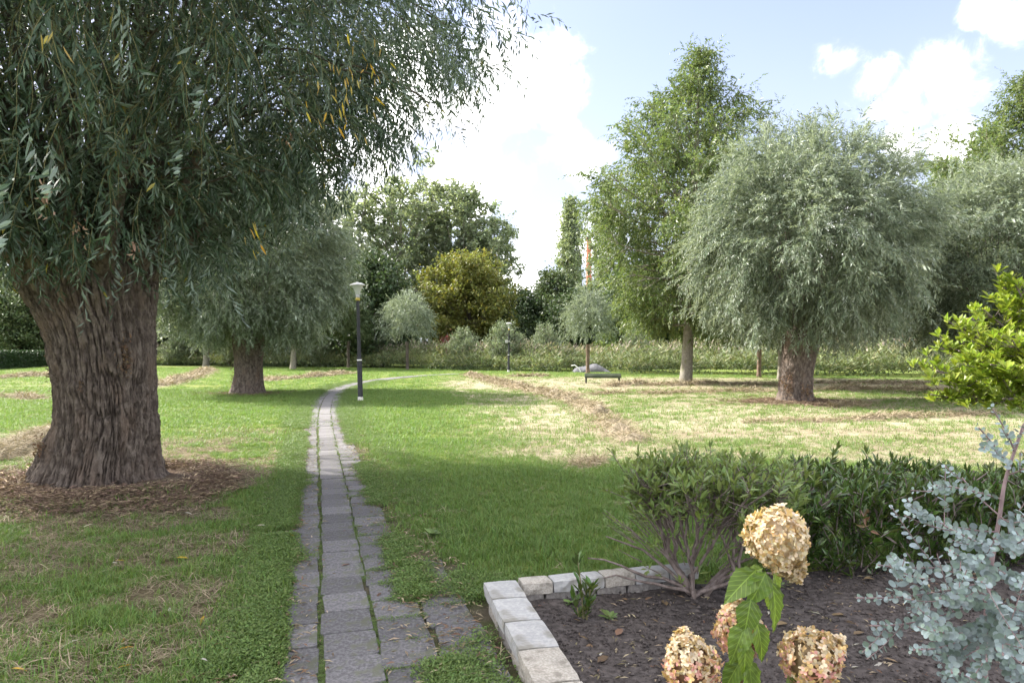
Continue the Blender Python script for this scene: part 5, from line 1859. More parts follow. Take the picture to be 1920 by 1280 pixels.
def build_cover():
    r = np.random.default_rng(91)
    short = [blade_tuft(500 + k, 16, 0.050, 0.030, 0.0046, 0.8) for k in range(4)]
    tall = [blade_tuft(520 + k, 18, 0.095, 0.035, 0.0052, 0.9) for k in range(4)]
    coarse = [blade_tuft(540 + k, 22, 0.080, 0.085, 0.0095, 0.8) for k in range(4)]
    big = [blade_tuft(560 + k, 26, 0.10, 0.16, 0.017, 0.7) for k in range(4)]
    dryt = [blade_tuft(580 + k, 9, 0.11, 0.035, 0.0035, 0.9, 'straw', True) for k in range(4)]
    dryb = [blade_tuft(590 + k, 12, 0.20, 0.12, 0.010, 0.9, 'straw', True) for k in range(4)]

    def field(name, src, n, d0, d1, dens, s0, s1, pw=1.0, z=0.0):
        X, Y = frustum_points(r, n, d0, d1, pw)
        lat, row = path_coords(X, Y)
        keep = dens(X, Y, lat) > r.random(n)
        keep &= ~in_bed(X, Y)
        a = (X - CORNER[0]) * NA[0] + (Y - CORNER[1]) * NA[1]
        b = (X - CORNER[0]) * NB[0] + (Y - CORNER[1]) * NB[1]
        keep &= ~((a > -0.03) & (b > -0.06) & (Y < 9))
        keep &= np.hypot(X - TRUNK_A[0], Y - TRUNK_A[1]) > 0.75
        X, Y, lat = X[keep], Y[keep], lat[keep]
        Z = ground_bump(X, Y, lat) + z
        m = len(X)
        hh = 0.7 + 0.7 * fbm2(X, Y, 1.5, 3, 95)
        scatter(name, src, np.stack([X, Y, Z], 1), r.uniform(0, 2 * PI, m), r.normal(size=(m, 2)) * 0.12, r.uniform(s0, s1, m) * hh, r.integers(0, len(src), m))
        return m

    def lawn_density(X, Y, lat):
        straw, dirt, worn, lush = zones(X, Y)
        side = sstep(np.where(lat > 0, lat - (0.44 + 0.26 * (1 - sstep(Y, 4.6, 5.6))), -lat - 0.44), -0.08, 0.25)
        return side * np.clip(1 - 0.80 * straw - 0.97 * dirt - 0.80 * worn, 0, 1)

    field('grass', short, 62000, 2.6, 11.5, lawn_density, 0.7, 1.25, 0.85)
    field('long_grass', tall, 9000, 2.8, 11.5, lambda X, Y, lat: lawn_density(X, Y, lat) * sstep(fbm2(X, Y, 0.9, 3, 44), 0.46, 0.6), 0.6, 1.1, 0.9)
    field('middle_grass', coarse, 46000, 10.5, 26, lawn_density, 0.6, 1.05)
    field('far_grass', big, 26000, 24, 60, lambda X, Y, lat: lawn_density(X, Y, lat) * (Y < reed_front(X) + 0.5), 0.5, 0.9)

    def dry_density(X, Y, lat):
        straw, dirt, worn, lush = zones(X, Y)
        return np.clip(0.9 * straw + 0.8 * worn + 0.35 * dirt + 0.04, 0, 1) * (np.abs(lat) > 0.5)
    field('dry_grass', dryt, 26000, 2.8, 13, dry_density, 0.6, 1.3, 0.9, 0.012)
    field('dry_field_grass', dryb, 30000, 12, 42, lambda X, Y, lat: dry_density(X, Y, lat) * 0.85, 0.4, 0.9, 1.0, 0.01)

    # knotweed creeping over the path's edges and along its joints
    herbs = [herb_tuft(600 + k, 46, 0.085, 0.017) for k in range(4)]
    n = 30000
    i = np.minimum((r.random(n) ** 1.5 * 52).astype(int) + 8, len(PATH) - 2)
    f = r.random(n)
    base = PATH[i] * (1 - f[:, None]) + PATH[i + 1] * f[:, None]
    lane = r.random(n)
    lat = np.where(lane < 0.52, -0.45 + r.normal(size=n) * 0.09, np.where(lane < 0.58, -0.138 + r.normal(size=n) * 0.016, np.where(lane < 0.64, 0.138 + r.normal(size=n) * 0.016,
                   np.where(lane < 0.84, 0.42 + r.normal(size=n) * 0.05, 0.76 + r.normal(size=n) * 0.17))))
    XY = base + PNOR[i] * lat[:, None]
    nn = fbm2(XY[:, 0], XY[:, 1], 1.6, 3, 97)
    nf = fbm2(XY[:, 0], XY[:, 1], 5.0, 2, 98)
    narrow = np.abs(np.abs(lat) - 0.138) < 0.06
    keep = np.where(narrow, nf > 0.40, nn > np.where(lane < 0.52, np.where(lat > -0.36, 0.60, 0.34), 0.45))
    keep &= ~in_bed(XY[:, 0] + 0.03, XY[:, 1] + 0.03)
    XY, lat, narrow = XY[keep], lat[keep], narrow[keep]
    m = len(XY)
    sc = np.where(narrow, r.uniform(0.18, 0.36, m), r.uniform(0.5, 1.1, m))
    scatter('knotweed', herbs, np.c_[XY, np.full(m, 0.004)], r.uniform(0, 2 * PI, m), r.normal(size=(m, 2)) * 0.08, sc, r.integers(0, 4, m))
    # cross joints between the right-hand slabs
    n = 1500
    i = (r.random(n) ** 1.4 * 26).astype(int) + 8
    lane = np.where(r.random(n) < 0.6, 0.276, 0.556)
    sh = np.where(lane < 0.5, 0.11, -0.05) + 0.15
    lat = lane + r.uniform(-0.15, 0.15, n)
    XY = PATH[i] + PTAN[i] * (sh + r.normal(size=n) * 0.016)[:, None] + PNOR[i] * lat[:, None]
    keep = (fbm2(XY[:, 0], XY[:, 1], 4.0, 2, 99) > 0.42) & ~in_bed(XY[:, 0] + 0.03, XY[:, 1] + 0.03)
    XY = XY[keep]
    m = len(XY)
    scatter('joint_weeds', herbs, np.c_[XY, np.full(m, 0.004)], r.uniform(0, 2 * PI, m), r.normal(size=(m, 2)) * 0.08, r.uniform(0.25, 0.55, m), r.integers(0, 4, m))
    # far verge of knotweed along the path
    n = 5000
    i = np.minimum((r.random(n) * 70).astype(int) + 45, len(PATH) - 2)
    lat = np.where(r.random(n) < 0.5, -0.62 + r.normal(size=n) * 0.16, 0.62 + r.normal(size=n) * 0.16)
    XY = PATH[i] + PTAN[i] * r.uniform(0, 0.3, n)[:, None] + PNOR[i] * lat[:, None]
    scatter('verge_weeds', herbs, np.c_[XY, np.full(n, 0.004)], r.uniform(0, 2 * PI, n), r.normal(size=(n, 2)) * 0.08, r.uniform(0.8, 1.6, n), r.integers(0, 4, n))

    # bark chips and rotting leaves round the trunks
    chips = [chip_tuft(620 + k, 26, 0.11, 0.055, 'chip') for k in range(4)]
    n = 5200
    cs = [TRUNK_A, TRUNK_B, TRUNK_C, TRUNK_D, TRUNK_E]
    w = r.choice(5, n, p=[0.48, 0.14, 0.24, 0.09, 0.05])
    c = np.array(cs)[w]
    ang, q = r.uniform(0, 2 * PI, n), np.array([0.7, 0.5, 0.5, 0.5, 0.3])[w] + np.abs(r.normal(size=n)) * np.array([0.44, 0.5, 0.55, 0.6, 0.4])[w]
    XY = c + np.stack([np.cos(ang) * q * 1.3 + (w == 0) * 0.1, np.sin(ang) * q], 1)
    lat, _ = path_coords(XY[:, 0], XY[:, 1])
    ok = np.abs(lat) > 0.95 + 0.5 * r.random(n)
    XY, lat = XY[ok], lat[ok]
    n = len(XY)
    scatter('leaf_litter', chips, np.c_[XY, ground_bump(XY[:, 0], XY[:, 1], lat) + 0.004], r.uniform(0, 2 * PI, n), r.normal(size=(n, 2)) * 0.1, r.uniform(0.6, 1.3, n), r.integers(0, 4, n))
    # specks of withered leaf on path and soil
    bits = [chip_tuft(640 + k, 4, 0.12, 0.04, 'straw') for k in range(3)] + [chip_tuft(650 + k, 4, 0.12, 0.038, 'brown_leaf') for k in range(2)]
    n = 2600
    i = (r.random(n) ** 1.2 * 44).astype(int) + 8
    lat = np.where(r.random(n) < 0.4, -0.44, 0.50) + r.normal(size=n) * 0.17
    XY = PATH[i] + PTAN[i] * r.uniform(0, 0.3, n)[:, None] + PNOR[i] * lat[:, None]
    keep = ~in_bed(XY[:, 0] + 0.03, XY[:, 1] + 0.03)
    keep &= (np.abs(lat) > 0.17) | (r.random(n) < 0.15)
    XY = XY[keep]
    m = len(XY)
    scatter('path_litter', bits, np.c_[XY, np.full(m, 0.013)], r.uniform(0, 2 * PI, m), np.zeros((m, 2)), r.uniform(0.5, 1.2, m), r.integers(0, 5, m))
    n = 420
    u, v = r.uniform(0.25, 4.2, n), r.uniform(0.16, 2.3, n)
    XY = CORNER + RUN_B * u[:, None] + RUN_A * v[:, None]
    scatter('soil_litter', bits, np.c_[XY, soil_z(XY[:, 0], XY[:, 1]) + 0.002], r.uniform(0, 2 * PI, n), np.zeros((n, 2)), r.uniform(0.4, 1.1, n), r.integers(0, 5, n))
    # small stones and crumbs of earth
    peb = []
    for k in range(3):
        V, F = [], []
        rr = np.random.default_rng(660 + k)
        mb = MB()
        for q in range(9):
            c = rr.normal(size=3) * np.array([0.09, 0.09, 0]) + np.array([0, 0, 0.002])
            s = rr.uniform(0.004, 0.012)
            P = np.array([[1, 0, 0], [-1, 0, 0], [0, 1, 0], [0, -1, 0], [0, 0, 0.8], [0, 0, -0.8]]) * s * rr.uniform(0.7, 1.3, (6, 1)) + c
            mb.add(P, np.array([[0, 2, 4], [2, 1, 4], [1, 3, 4], [3, 0, 4], [2, 0, 5], [1, 2, 5], [3, 1, 5], [0, 3, 5]]))
        peb.append(mb.mesh('crumbs', M['soil']))
    n = 2600
    u, v = r.uniform(0.22, 4.6, n), r.uniform(0.16, 2.6, n)
    XY = CORNER + RUN_B * u[:, None] + RUN_A * v[:, None]
    scatter('soil_crumbs', peb, np.c_[XY, soil_z(XY[:, 0], XY[:, 1])], r.uniform(0, 2 * PI, n), np.zeros((n, 2)), r.uniform(0.5, 1.3, n), r.integers(0, 3, n))


build_cover()



# ------------------------------------------------------------------ garden plants


def whorl(r, tip, d, n, size, spread=0.9, back=0.25):
    """leaves set round a shoot tip: matrices, offsets, sizes"""
    t = r.random(n)
    side = unit(np.cross(np.tile(d, (n, 1)), rand_like(r, n)))
    ang = spread * (1.15 - 0.75 * t) * r.uniform(0.75, 1.2, n)
    ld = unit(d * np.cos(ang)[:, None] + side * np.sin(ang)[:, None])
    T = tip - d * ((1 - t) * back)[:, None]
    L = size * r.uniform(0.7, 1.2, n) * (0.75 + 0.35 * (1 - t))
    up = unit(d - ld * (ld @ d)[:, None] + np.array([0, 0, 0.25]) + r.normal(size=(n, 3)) * 0.12)
    return frames(ld, up), T, L


def rand_like(r, n):
    return unit(r.normal(size=(n, 3)))


def leafy_shrub():
    r = np.random.default_rng(701)
    b = np.array([1.09, 4.06, 0.03])
    root = thing('leafy_shrub', 'flat-topped leafy shrub on bare crooked grey stems rising from one foot in the soil', 'shrub', b)
    wood = []
    ML, TL, SL = [], [], []
    cx, cy, rx, ry = 0.02, 0.12, 0.60, 0.47

    def end(a, q, z):
        return np.array([cx + math.cos(a) * rx * q, cy + math.sin(a) * ry * q, z])
    def crook(p, q, n, amp):
        P = bezier(p, (p + q) / 2 + r.normal(size=3) * amp * 2.0 + np.array([0, 0, -amp]), q, n)
        P[1:-1] += r.normal(size=(n - 2, 3)) * amp * 0.5
        return P
    for i in range(6):
        a = i * 1.047 + r.normal() * 0.25
        q = 0.30 + 0.30 * r.random()
        p1 = end(a, q, r.uniform(0.17, 0.27)) * np.array([0.9, 0.9, 1.0])
        P = crook(np.array([r.normal() * 0.018, r.normal() * 0.018, -0.03]), p1, 8, 0.012)
        wood.append((P, np.linspace(0.022, 0.011, 8) * r.uniform(0.75, 1.15), 8))
        for j in range(3):
            a2 = a + (j - 1) * 0.42 + r.normal() * 0.18
            q2 = np.clip(q + r.uniform(-0.15, 0.42), 0.08, 0.95)
            p2 = end(a2, q2, r.uniform(0.42, 0.54))
            P2 = crook(P[int(r.integers(5, 8))], p2, 8, 0.012)
            wood.append((P2, np.linspace(0.010, 0.006, 8), 6))
            for k in range(4):
                a3 = a2 + r.normal() * 0.30
                q3 = np.clip(q2 + r.normal() * 0.17 + 0.05, 0.05, 1.0)
                p3 = end(a3, q3, r.uniform(0.60, 0.73))
                P3 = crook(P2[int(r.integers(4, 8))], p3, 6, 0.010)
                wood.append((P3, np.linspace(0.0065, 0.004, 6), 5))
                for l in range(7):
                    p4 = p3 + np.array([r.normal() * 0.085, r.normal() * 0.085, r.uniform(-0.10, 0.17)])
                    p4[2] = min(p4[2], 0.84 + 0.05 * math.sin(p4[0] * 7) + r.normal() * 0.015)
                    s2 = P3[int(r.integers(2, 6))]
                    wood.append((bezier(s2, (s2 + p4) / 2 + r.normal(size=3) * 0.01, p4, 4), np.linspace(0.0035, 0.002, 4), 4))
                    d = unit(unit(p4 - s2) * 0.5 + np.array([0, 0, 0.85]) + r.normal(size=3) * 0.28)
                    m, t, L = whorl(r, p4, d, int(r.integers(9, 14)), 0.074, 1.1, 0.10)
                    ML.append(m), TL.append(t), SL.append(L)
    # low side shoots with a few leaves and two dead horizontal twigs
    for i in range(120):
        a = r.uniform(0, 2 * PI)
        p = end(a, r.uniform(0.3, 1.0), 0.15 + 0.48 * r.random() ** 0.7)
        d = unit(np.array([math.cos(a), math.sin(a), 0.8]) + r.normal(size=3) * 0.3)
        s = p * np.array([0.7, 0.7, 0.75])
        wood.append((bezier(s, (s + p) / 2, p, 4), np.linspace(0.004, 0.002, 4), 4))
        m, t, L = whorl(r, p, d, int(r.integers(5, 10)), 0.055, 0.9, 0.08)
        ML.append(m), TL.append(t), SL.append(L)
    for tgt in ((-0.55, -0.02, 0.13), (-0.62, 0.15, 0.19), (0.5, -0.25, 0.22), (0.62, 0.05, 0.30), (-0.5, 0.25, 0.30)):
        e = np.array(tgt)
        P = bezier(np.array([0, 0, 0.02]), e * np.array([0.5, 0.5, 0.9]), e, 8) + r.normal(size=(8, 3)) * 0.008
        wood.append((P, np.linspace(0.013, 0.004, 8), 6))
    for i, (P, rad, sd) in enumerate(wood[:]):
        if sd >= 6:
            MB().tube(P, rad, sd).build('stem', M['twig'], root, True)
    mb = MB()
    for P, rad, sd in wood:
        if sd < 6:
            mb.tube(P, rad, sd, cap=False)
    stuff(mb.build('twigs', M['twig'], root, True))
    Mx, T, L = np.concatenate(ML), np.concatenate(TL), np.concatenate(SL)
    leaves(root, leaf6(1.0, 0.12, 0.10, (0.35, 0.7), 0.85), M['shrub'], Mx, T, np.stack([L * 0.30, L, L * 0.30], 1), 0.0)


leafy_shrub()


def laurel_hedge():
    r = np.random.default_rng(711)
    b = np.array([1.62, 4.35, 0.0])
    root = thing('laurel_hedge', 'glossy dark green laurel hedge with upright shoots behind the soil bed', 'hedge', b)
    ML, TL, SL = [], [], []
    mb = MB()
    n = 1400
    for i in range(n):
        u = r.random() * 3.3
        # hedge runs to the right and slightly away; width about 0.9 m
        v = r.random()
        z = 0.08 + 0.53 * r.random() ** 0.6
        wv = (v - 0.5) * 0.95
        edge = 0.05 + 0.10 * math.sin(u * 2.3) + 0.05 * math.sin(u * 6.1)
        face = r.random()
        if face < 0.42:
            wv = -0.47 + r.normal() * 0.06
        elif face < 0.75:
            z = 0.555 + edge * 0.5 + r.normal() * 0.045
        p = np.array([u + 0.10 + 0.0, 0.50 + wv + u * 0.10, z * (1.0 if u > 0.35 else 0.85)])
        outw = np.array([r.normal() * 0.35, (wv / 0.47) * 0.55 * (1 - z), 0.75])
        d = unit(outw + r.normal(size=3) * 0.25)
        mb.tube(np.array([p - d * 0.16, p]), np.array([0.005, 0.003]), 4, cap=False)
        m, t, L = whorl(r, p, d, int(r.integers(10, 16)), 0.088, 0.85, 0.15)
        ML.append(m), TL.append(t), SL.append(L)
    for i in range(26):
        u = r.uniform(0.15, 3.2)
        p0 = np.array([u, 0.45 + u * 0.10 + r.normal() * 0.1, -0.02])
        mb.tube(bezier(p0, p0 + np.array([r.normal() * 0.1, r.normal() * 0.1, 0.25]), p0 + np.array([r.normal() * 0.25, r.normal() * 0.2, 0.6]), 6), np.linspace(0.014, 0.006, 6), 5, cap=False)
    stuff(mb.build('twigs', M['twig'], root, True))
    Mx, T, L = np.concatenate(ML), np.concatenate(TL), np.concatenate(SL)
    leaves(root, leaf6(1.0, 0.12, 0.10, (0.35, 0.7), 0.95), M['laurel'], Mx, T, np.stack([L * 0.29, L, L * 0.29], 1), 0.0)
    for (p, nn) in (((0.62, -0.02, 0.42), 8),):
        dry_tuft(np.array([p]), np.array([[0, -1.0, 0.3]]), nn, 0.06, M['brown_leaf'], root, 'withered_leaves', 9, 0.03)


laurel_hedge()


def laurel_seedling():
    r = np.random.default_rng(721)
    p = gnd(1093, 1163, 0.04)
    root = thing('laurel_seedling', 'small upright laurel shoot alone in the soil just inside the edging', 'plant', (p[0], p[1], 0.03))
    ML, TL, SL = [], [], []
    for (bx, by, tx, ty, h) in ((0, 0, -0.03, 0.0, 0.34), (0.02, 0, 0.05, -0.01, 0.22), (-0.02, 0.0, -0.05, 0.02, 0.14), (0.01, 0.01, 0.02, 0.02, 0.17)):
        P = bezier(np.array([bx, by, -0.02]), np.array([bx, by, h * 0.5]), np.array([tx, ty, h]), 6)
        MB().tube(P, np.linspace(0.005, 0.003, 6), 6).build('stem', M['twig_green'], root, True)
        for k in range(4):
            m, t, L = whorl(r, P[2 + k], np.array([tx * 0.6, ty, 1.0]) / np.linalg.norm([tx * 0.6, ty, 1.0]), 4 if k < 3 else 7, 0.078, 0.75, 0.05)
            ML.append(m), TL.append(t), SL.append(L)
    Mx, T, L = np.concatenate(ML), np.concatenate(TL), np.concatenate(SL)
    leaves(root, leaf6(1.0, 0.12, 0.10, (0.35, 0.7), 0.95), M['laurel'], Mx, T, np.stack([L * 0.30, L, L * 0.30], 1), 0.0)


laurel_seedling()


def weed(px, py, label, n, size, seed):
    r = np.random.default_rng(seed)
    p = gnd(px, py, 0.04)
    root = thing('garden_weed', label, 'weed', (p[0], p[1], 0.045), 0)
    a = np.arange(n) * 2.4
    d = unit(np.stack([np.cos(a), np.sin(a), r.uniform(0.25, 0.9, n)], 1))
    L = size * r.uniform(0.6, 1.2, n)
    leaves(root, leaf6(1.0, 0.08, 0.35, (0.4, 0.75), 1.05), M['herb'], frames(d), np.zeros((n, 3)), np.stack([L * 0.42, L, L * 0.42], 1), 0.0)


weed(1143, 1160, 'low rosette weed with pale toothed leaves right of the laurel shoot', 9, 0.065, 1)
weed(1068, 1132, 'small weed left of the laurel shoot against the back edging', 8, 0.05, 2)
weed(985, 1212, 'leafy weed growing between paving and the left edging blocks', 12, 0.06, 3)
weed(948, 1175, 'small weed squeezed against the outer side of the edging, by the second block', 9, 0.05, 4)
weed(810, 1003, 'clump of broad-leaved weed at the lawn edge beside the right paving lane', 16, 0.075, 5)


def serrated_leaf(nl=21):
    """a broad pointed leaf with toothed margin, sunk veins and an arched blade"""
    y = np.linspace(0, 1, nl)
    w = np.interp(y, [0, 0.12, 0.35, 0.6, 0.85, 1], [0.0, 0.55, 1.0, 0.82, 0.34, 0.0]) * 0.5
    us = np.array([-1, -0.6, -0.3, 0, 0.3, 0.6, 1])
    V = []
    for i, yy in enumerate(y):
        for u in us:
            tooth = 1.0 + (0.06 if (i % 2 and abs(u) == 1) else 0)
            x = u * w[i] * tooth
            fold = 0.22 * abs(x) + 0.020 * math.cos((i - 3 * abs(u)) * PI * 0.5) * abs(u) ** 0.5 * (0 < i < nl - 1)
            z = fold - 0.30 * yy * yy - 0.25 * x * x
            V.append((x, yy - 0.04 * abs(u) * (w[i] / 0.5), z))
    m = len(us)
    F = []
    for i in range(nl - 1):
        for j in range(m - 1):
            a = i * m + j
            F += [[a, a + 1, a + m + 1], [a, a + m + 1, a + m]]
    return np.array(V), np.array(F)


def hydrangea():
    r = np.random.default_rng(731)
    D = 1.9
    b = np.array([0.63, 1.86, 0.05])
    root = thing('hydrangea', 'panicle hydrangea with cream and pink flower heads and drooping bright green leaves', 'flower', b)
    L_ = lambda px, py, d: at(px, py, d) - b
    # stems
    main = np.array([L_(1432, 1082, 1.90), L_(1408, 1160, 1.90), L_(1393, 1250, 1.89), L_(1378, 1400, 1.88), L_(1372, 1662, 1.87)])
    stems = [main, np.array([L_(1372, 1215, 1.98), L_(1385, 1300, 1.93), L_(1378, 1400, 1.88)]),
             np.array([L_(1300, 1278, 1.84), L_(1330, 1350, 1.86), L_(1376, 1460, 1.88)]),
             np.array([L_(1518, 1275, 1.88), L_(1490, 1360, 1.88), L_(1382, 1520, 1.88)])]
    for k, P in enumerate(stems):
        Q = resample(P, 0.02)
        MB().tube(Q, np.linspace(0.0042, 0.0065, len(Q)) if k == 0 else 0.0036, 8).build('stem', M['hyd_stem'], root, True)
    # leaves: base pixel, tip pixel, depths, width/length, roll
    tpl = serrated_leaf()
    me = new_mesh('leaf', tpl[0], tpl[1], [M['hyd_leaf']], None, True)
    SPEC = [((1436, 1072), (1408, 1138), 1.89, 1.86, 0.62, 0.1), ((1408, 1122), (1396, 1196), 1.88, 1.85, 0.62, -0.2), ((1446, 1090), (1472, 1190), 1.90, 1.88, 0.40, 0.5),
            ((1418, 1165), (1443, 1246), 1.89, 1.87, 0.50, 0.3), ((1418, 1068), (1360, 1122), 1.91, 1.86, 0.55, -0.5), ((1450, 1070), (1470, 1118), 1.92, 1.92, 0.6, 0.6),
            ((1400, 1165), (1368, 1246), 1.88, 1.85, 0.50, -0.3), ((1396, 1200), (1402, 1275), 1.87, 1.85, 0.45, 0.1), ((1402, 1235), (1425, 1330), 1.88, 1.86, 0.45, 0.4),
            ((1430, 1065), (1395, 1078), 1.93, 1.95, 0.6, -0.4), ((1390, 1235), (1352, 1300), 1.89, 1.88, 0.5, -0.4), ((1440, 1098), (1455, 1150), 1.95, 1.97, 0.5, 0.2),
            ((1512, 1262), (1470, 1300), 1.87, 1.85, 0.6, -0.4), ((1518, 1262), (1545, 1310), 1.87, 1.86, 0.6, 0.3), ((1508, 1268), (1500, 1330), 1.86, 1.84, 0.6, 0.0),
            ((1405, 1185), (1440, 1215), 1.93, 1.96, 0.55, 0.6), ((1300, 1272), (1275, 1330), 1.84, 1.82, 0.6, -0.3), ((1385, 1285), (1440, 1350), 1.88, 1.88, 0.55, 0.4),
            ((1388, 1290), (1330, 1360), 1.9, 1.9, 0.55, -0.2)]
    for (bp, tp, d0, d1, wr, roll) in SPEC:
        p0, p1 = L_(*bp, d0), L_(*tp, d1)
        d = p1 - p0
        Ln = np.linalg.norm(d)
        up = unit(np.array([roll, -1.0, 0.55]))
        Mx = frames(d[None], up[None])[0]
        place('leaf', me, Mx, p0, (Ln * wr * 1.05, Ln, Ln), root)
    # flower heads: petals in fours over a lumpy cone
    sep_v, sep_f = [], []
    for k in range(4):
        a = k * PI / 2
        P = np.array([[0, 0.0, 0], [-0.34, 0.32, 0.10], [0.34, 0.32, 0.10], [-0.30, 0.78, 0.16], [0.30, 0.78, 0.16], [0, 0.98, 0.10]])
        c, s = math.cos(a), math.sin(a)
        P = P @ np.array([[c, s, 0], [-s, c, 0], [0, 0, 1]])
        sep_v.append(P)
        sep_f.append(np.array([[0, 2, 1], [1, 2, 4], [1, 4, 3], [3, 4, 5]]) + 6 * k)
    fv, ff = np.concatenate(sep_v), np.concatenate(sep_f)
    fcream, fpink = new_mesh('floret', fv, ff, [M['cream']]), new_mesh('floret', fv, ff, [M['pink']])
    HEADS = [((1463, 1020), 1.88, np.array([0.062, 0.076, 0.082]), np.array([0.35, -0.1, -0.9]), 0.05, 'cream and tan drooping flower head', 620, 140),
             ((1385, 1172), 1.98, np.array([0.062, 0.062, 0.072]), np.array([-0.2, -0.2, 0.95]), 0.6, 'pinkish flower head half behind the leaves', 380, 50),
             ((1294, 1240), 1.84, np.array([0.066, 0.066, 0.074]), np.array([-0.25, -0.15, 0.95]), 0.35, 'tan flower head fading to pink', 430, 55),
             ((1527, 1232), 1.88, np.array([0.086, 0.070, 0.072]), np.array([0.75, -0.15, 0.55]), 0.5, 'flower head tan above and rosy pink below', 480, 55)]
    for (px, d, rad, ax, pk, lab, n, nf) in HEADS:
        c = L_(px[0], px[1], d)
        if px[0] == 1463:
            ax = np.array([0.42, -0.1, -0.85])
        Ax = frames(unit(ax)[None])[0]
        i = np.arange(n)
        sz = 1 - 2 * (i + 0.5) / n
        th = i * 2.39996 + r.normal(size=n) * 0.22
        sz = np.clip(sz + r.normal(size=n) * 0.035, -1, 1)
        q = np.sqrt(1 - sz * sz)
        u = np.stack([np.cos(th) * q, sz, np.sin(th) * q], 1)         # y runs along the cone's axis
        taper = 1 - 0.52 * np.clip(u[:, 1], -0.3, 1)                   # narrower at the tip
        lump = 1 + 0.16 * (fbm(u * 3.5 + px[0], 3, 7) - 0.5) * 2
        Pl = np.stack([u[:, 0] * taper * rad[0], u[:, 1] * rad[2] * 1.22, u[:, 2] * taper * rad[1]], 1) * lump[:, None] * r.uniform(0.90, 1.07, (n, 1))
        Pw = Pl @ Ax.T
        nr = unit(unit(Pw) + r.normal(size=(n, 3)) * 0.5)
        F3 = frames(np.cross(nr, rand_like(r, n)), nr)
        # core of packed stalks and buds
        head = MB()
        uu, vv = np.meshgrid(np.linspace(0, 2 * PI, 17)[:-1], np.linspace(0.02, PI - 0.02, 10))
        S_ = np.stack([np.cos(uu) * np.sin(vv), np.cos(vv), np.sin(uu) * np.sin(vv)], 2).reshape(-1, 3)
        tp = 1 - 0.52 * np.clip(S_[:, 1], -0.3, 1)
        core = (np.stack([S_[:, 0] * tp * rad[0], S_[:, 1] * rad[2] * 1.22, S_[:, 2] * tp * rad[1]], 1) * 0.80) @ Ax.T
        idx = np.arange(160).reshape(10, 16)
        head.add(core, np.stack([idx[:-1], np.roll(idx[:-1], -1, 1), np.roll(idx[1:], -1, 1), idx[1:]], 2).reshape(-1, 4))
        h = head.build('flower_head', M['cream'] if pk < 0.3 else M['brown_leaf'], root, True)
        h.location = c
        h['label'] = lab
        # pink gathers low on the head
        low = Pw[:, 2] / rad[2]
        pink = (r.random(n) < np.clip(pk - low * 0.55 * (pk > 0.1) - (0.3 if px[0] == 1463 else 0) + (0.35 * np.clip(-low - 0.6, 0, 1) if pk < 0.1 else 0), 0, 0.95))
        size = r.uniform(0.0095, 0.0155, n)
        order = np.argsort(Pw[:, 1])
        rest_c, rest_p = [], []
        for j, k in enumerate(order):
            if j < nf:
                place('floret', fpink if pink[k] else fcream, F3[k], Pw[k], size[k], h)
            else:
                (rest_p if pink[k] else rest_c).append(k)
        mb = MB()
        for ks, mi in ((rest_c, 0), (rest_p, 1)):
            if ks:
                mb.scatter(fv, ff, F3[ks], Pw[ks], size[ks], mi)
        stuff(mb.build('florets', [M['cream'], M['pink']], h))


hydrangea()


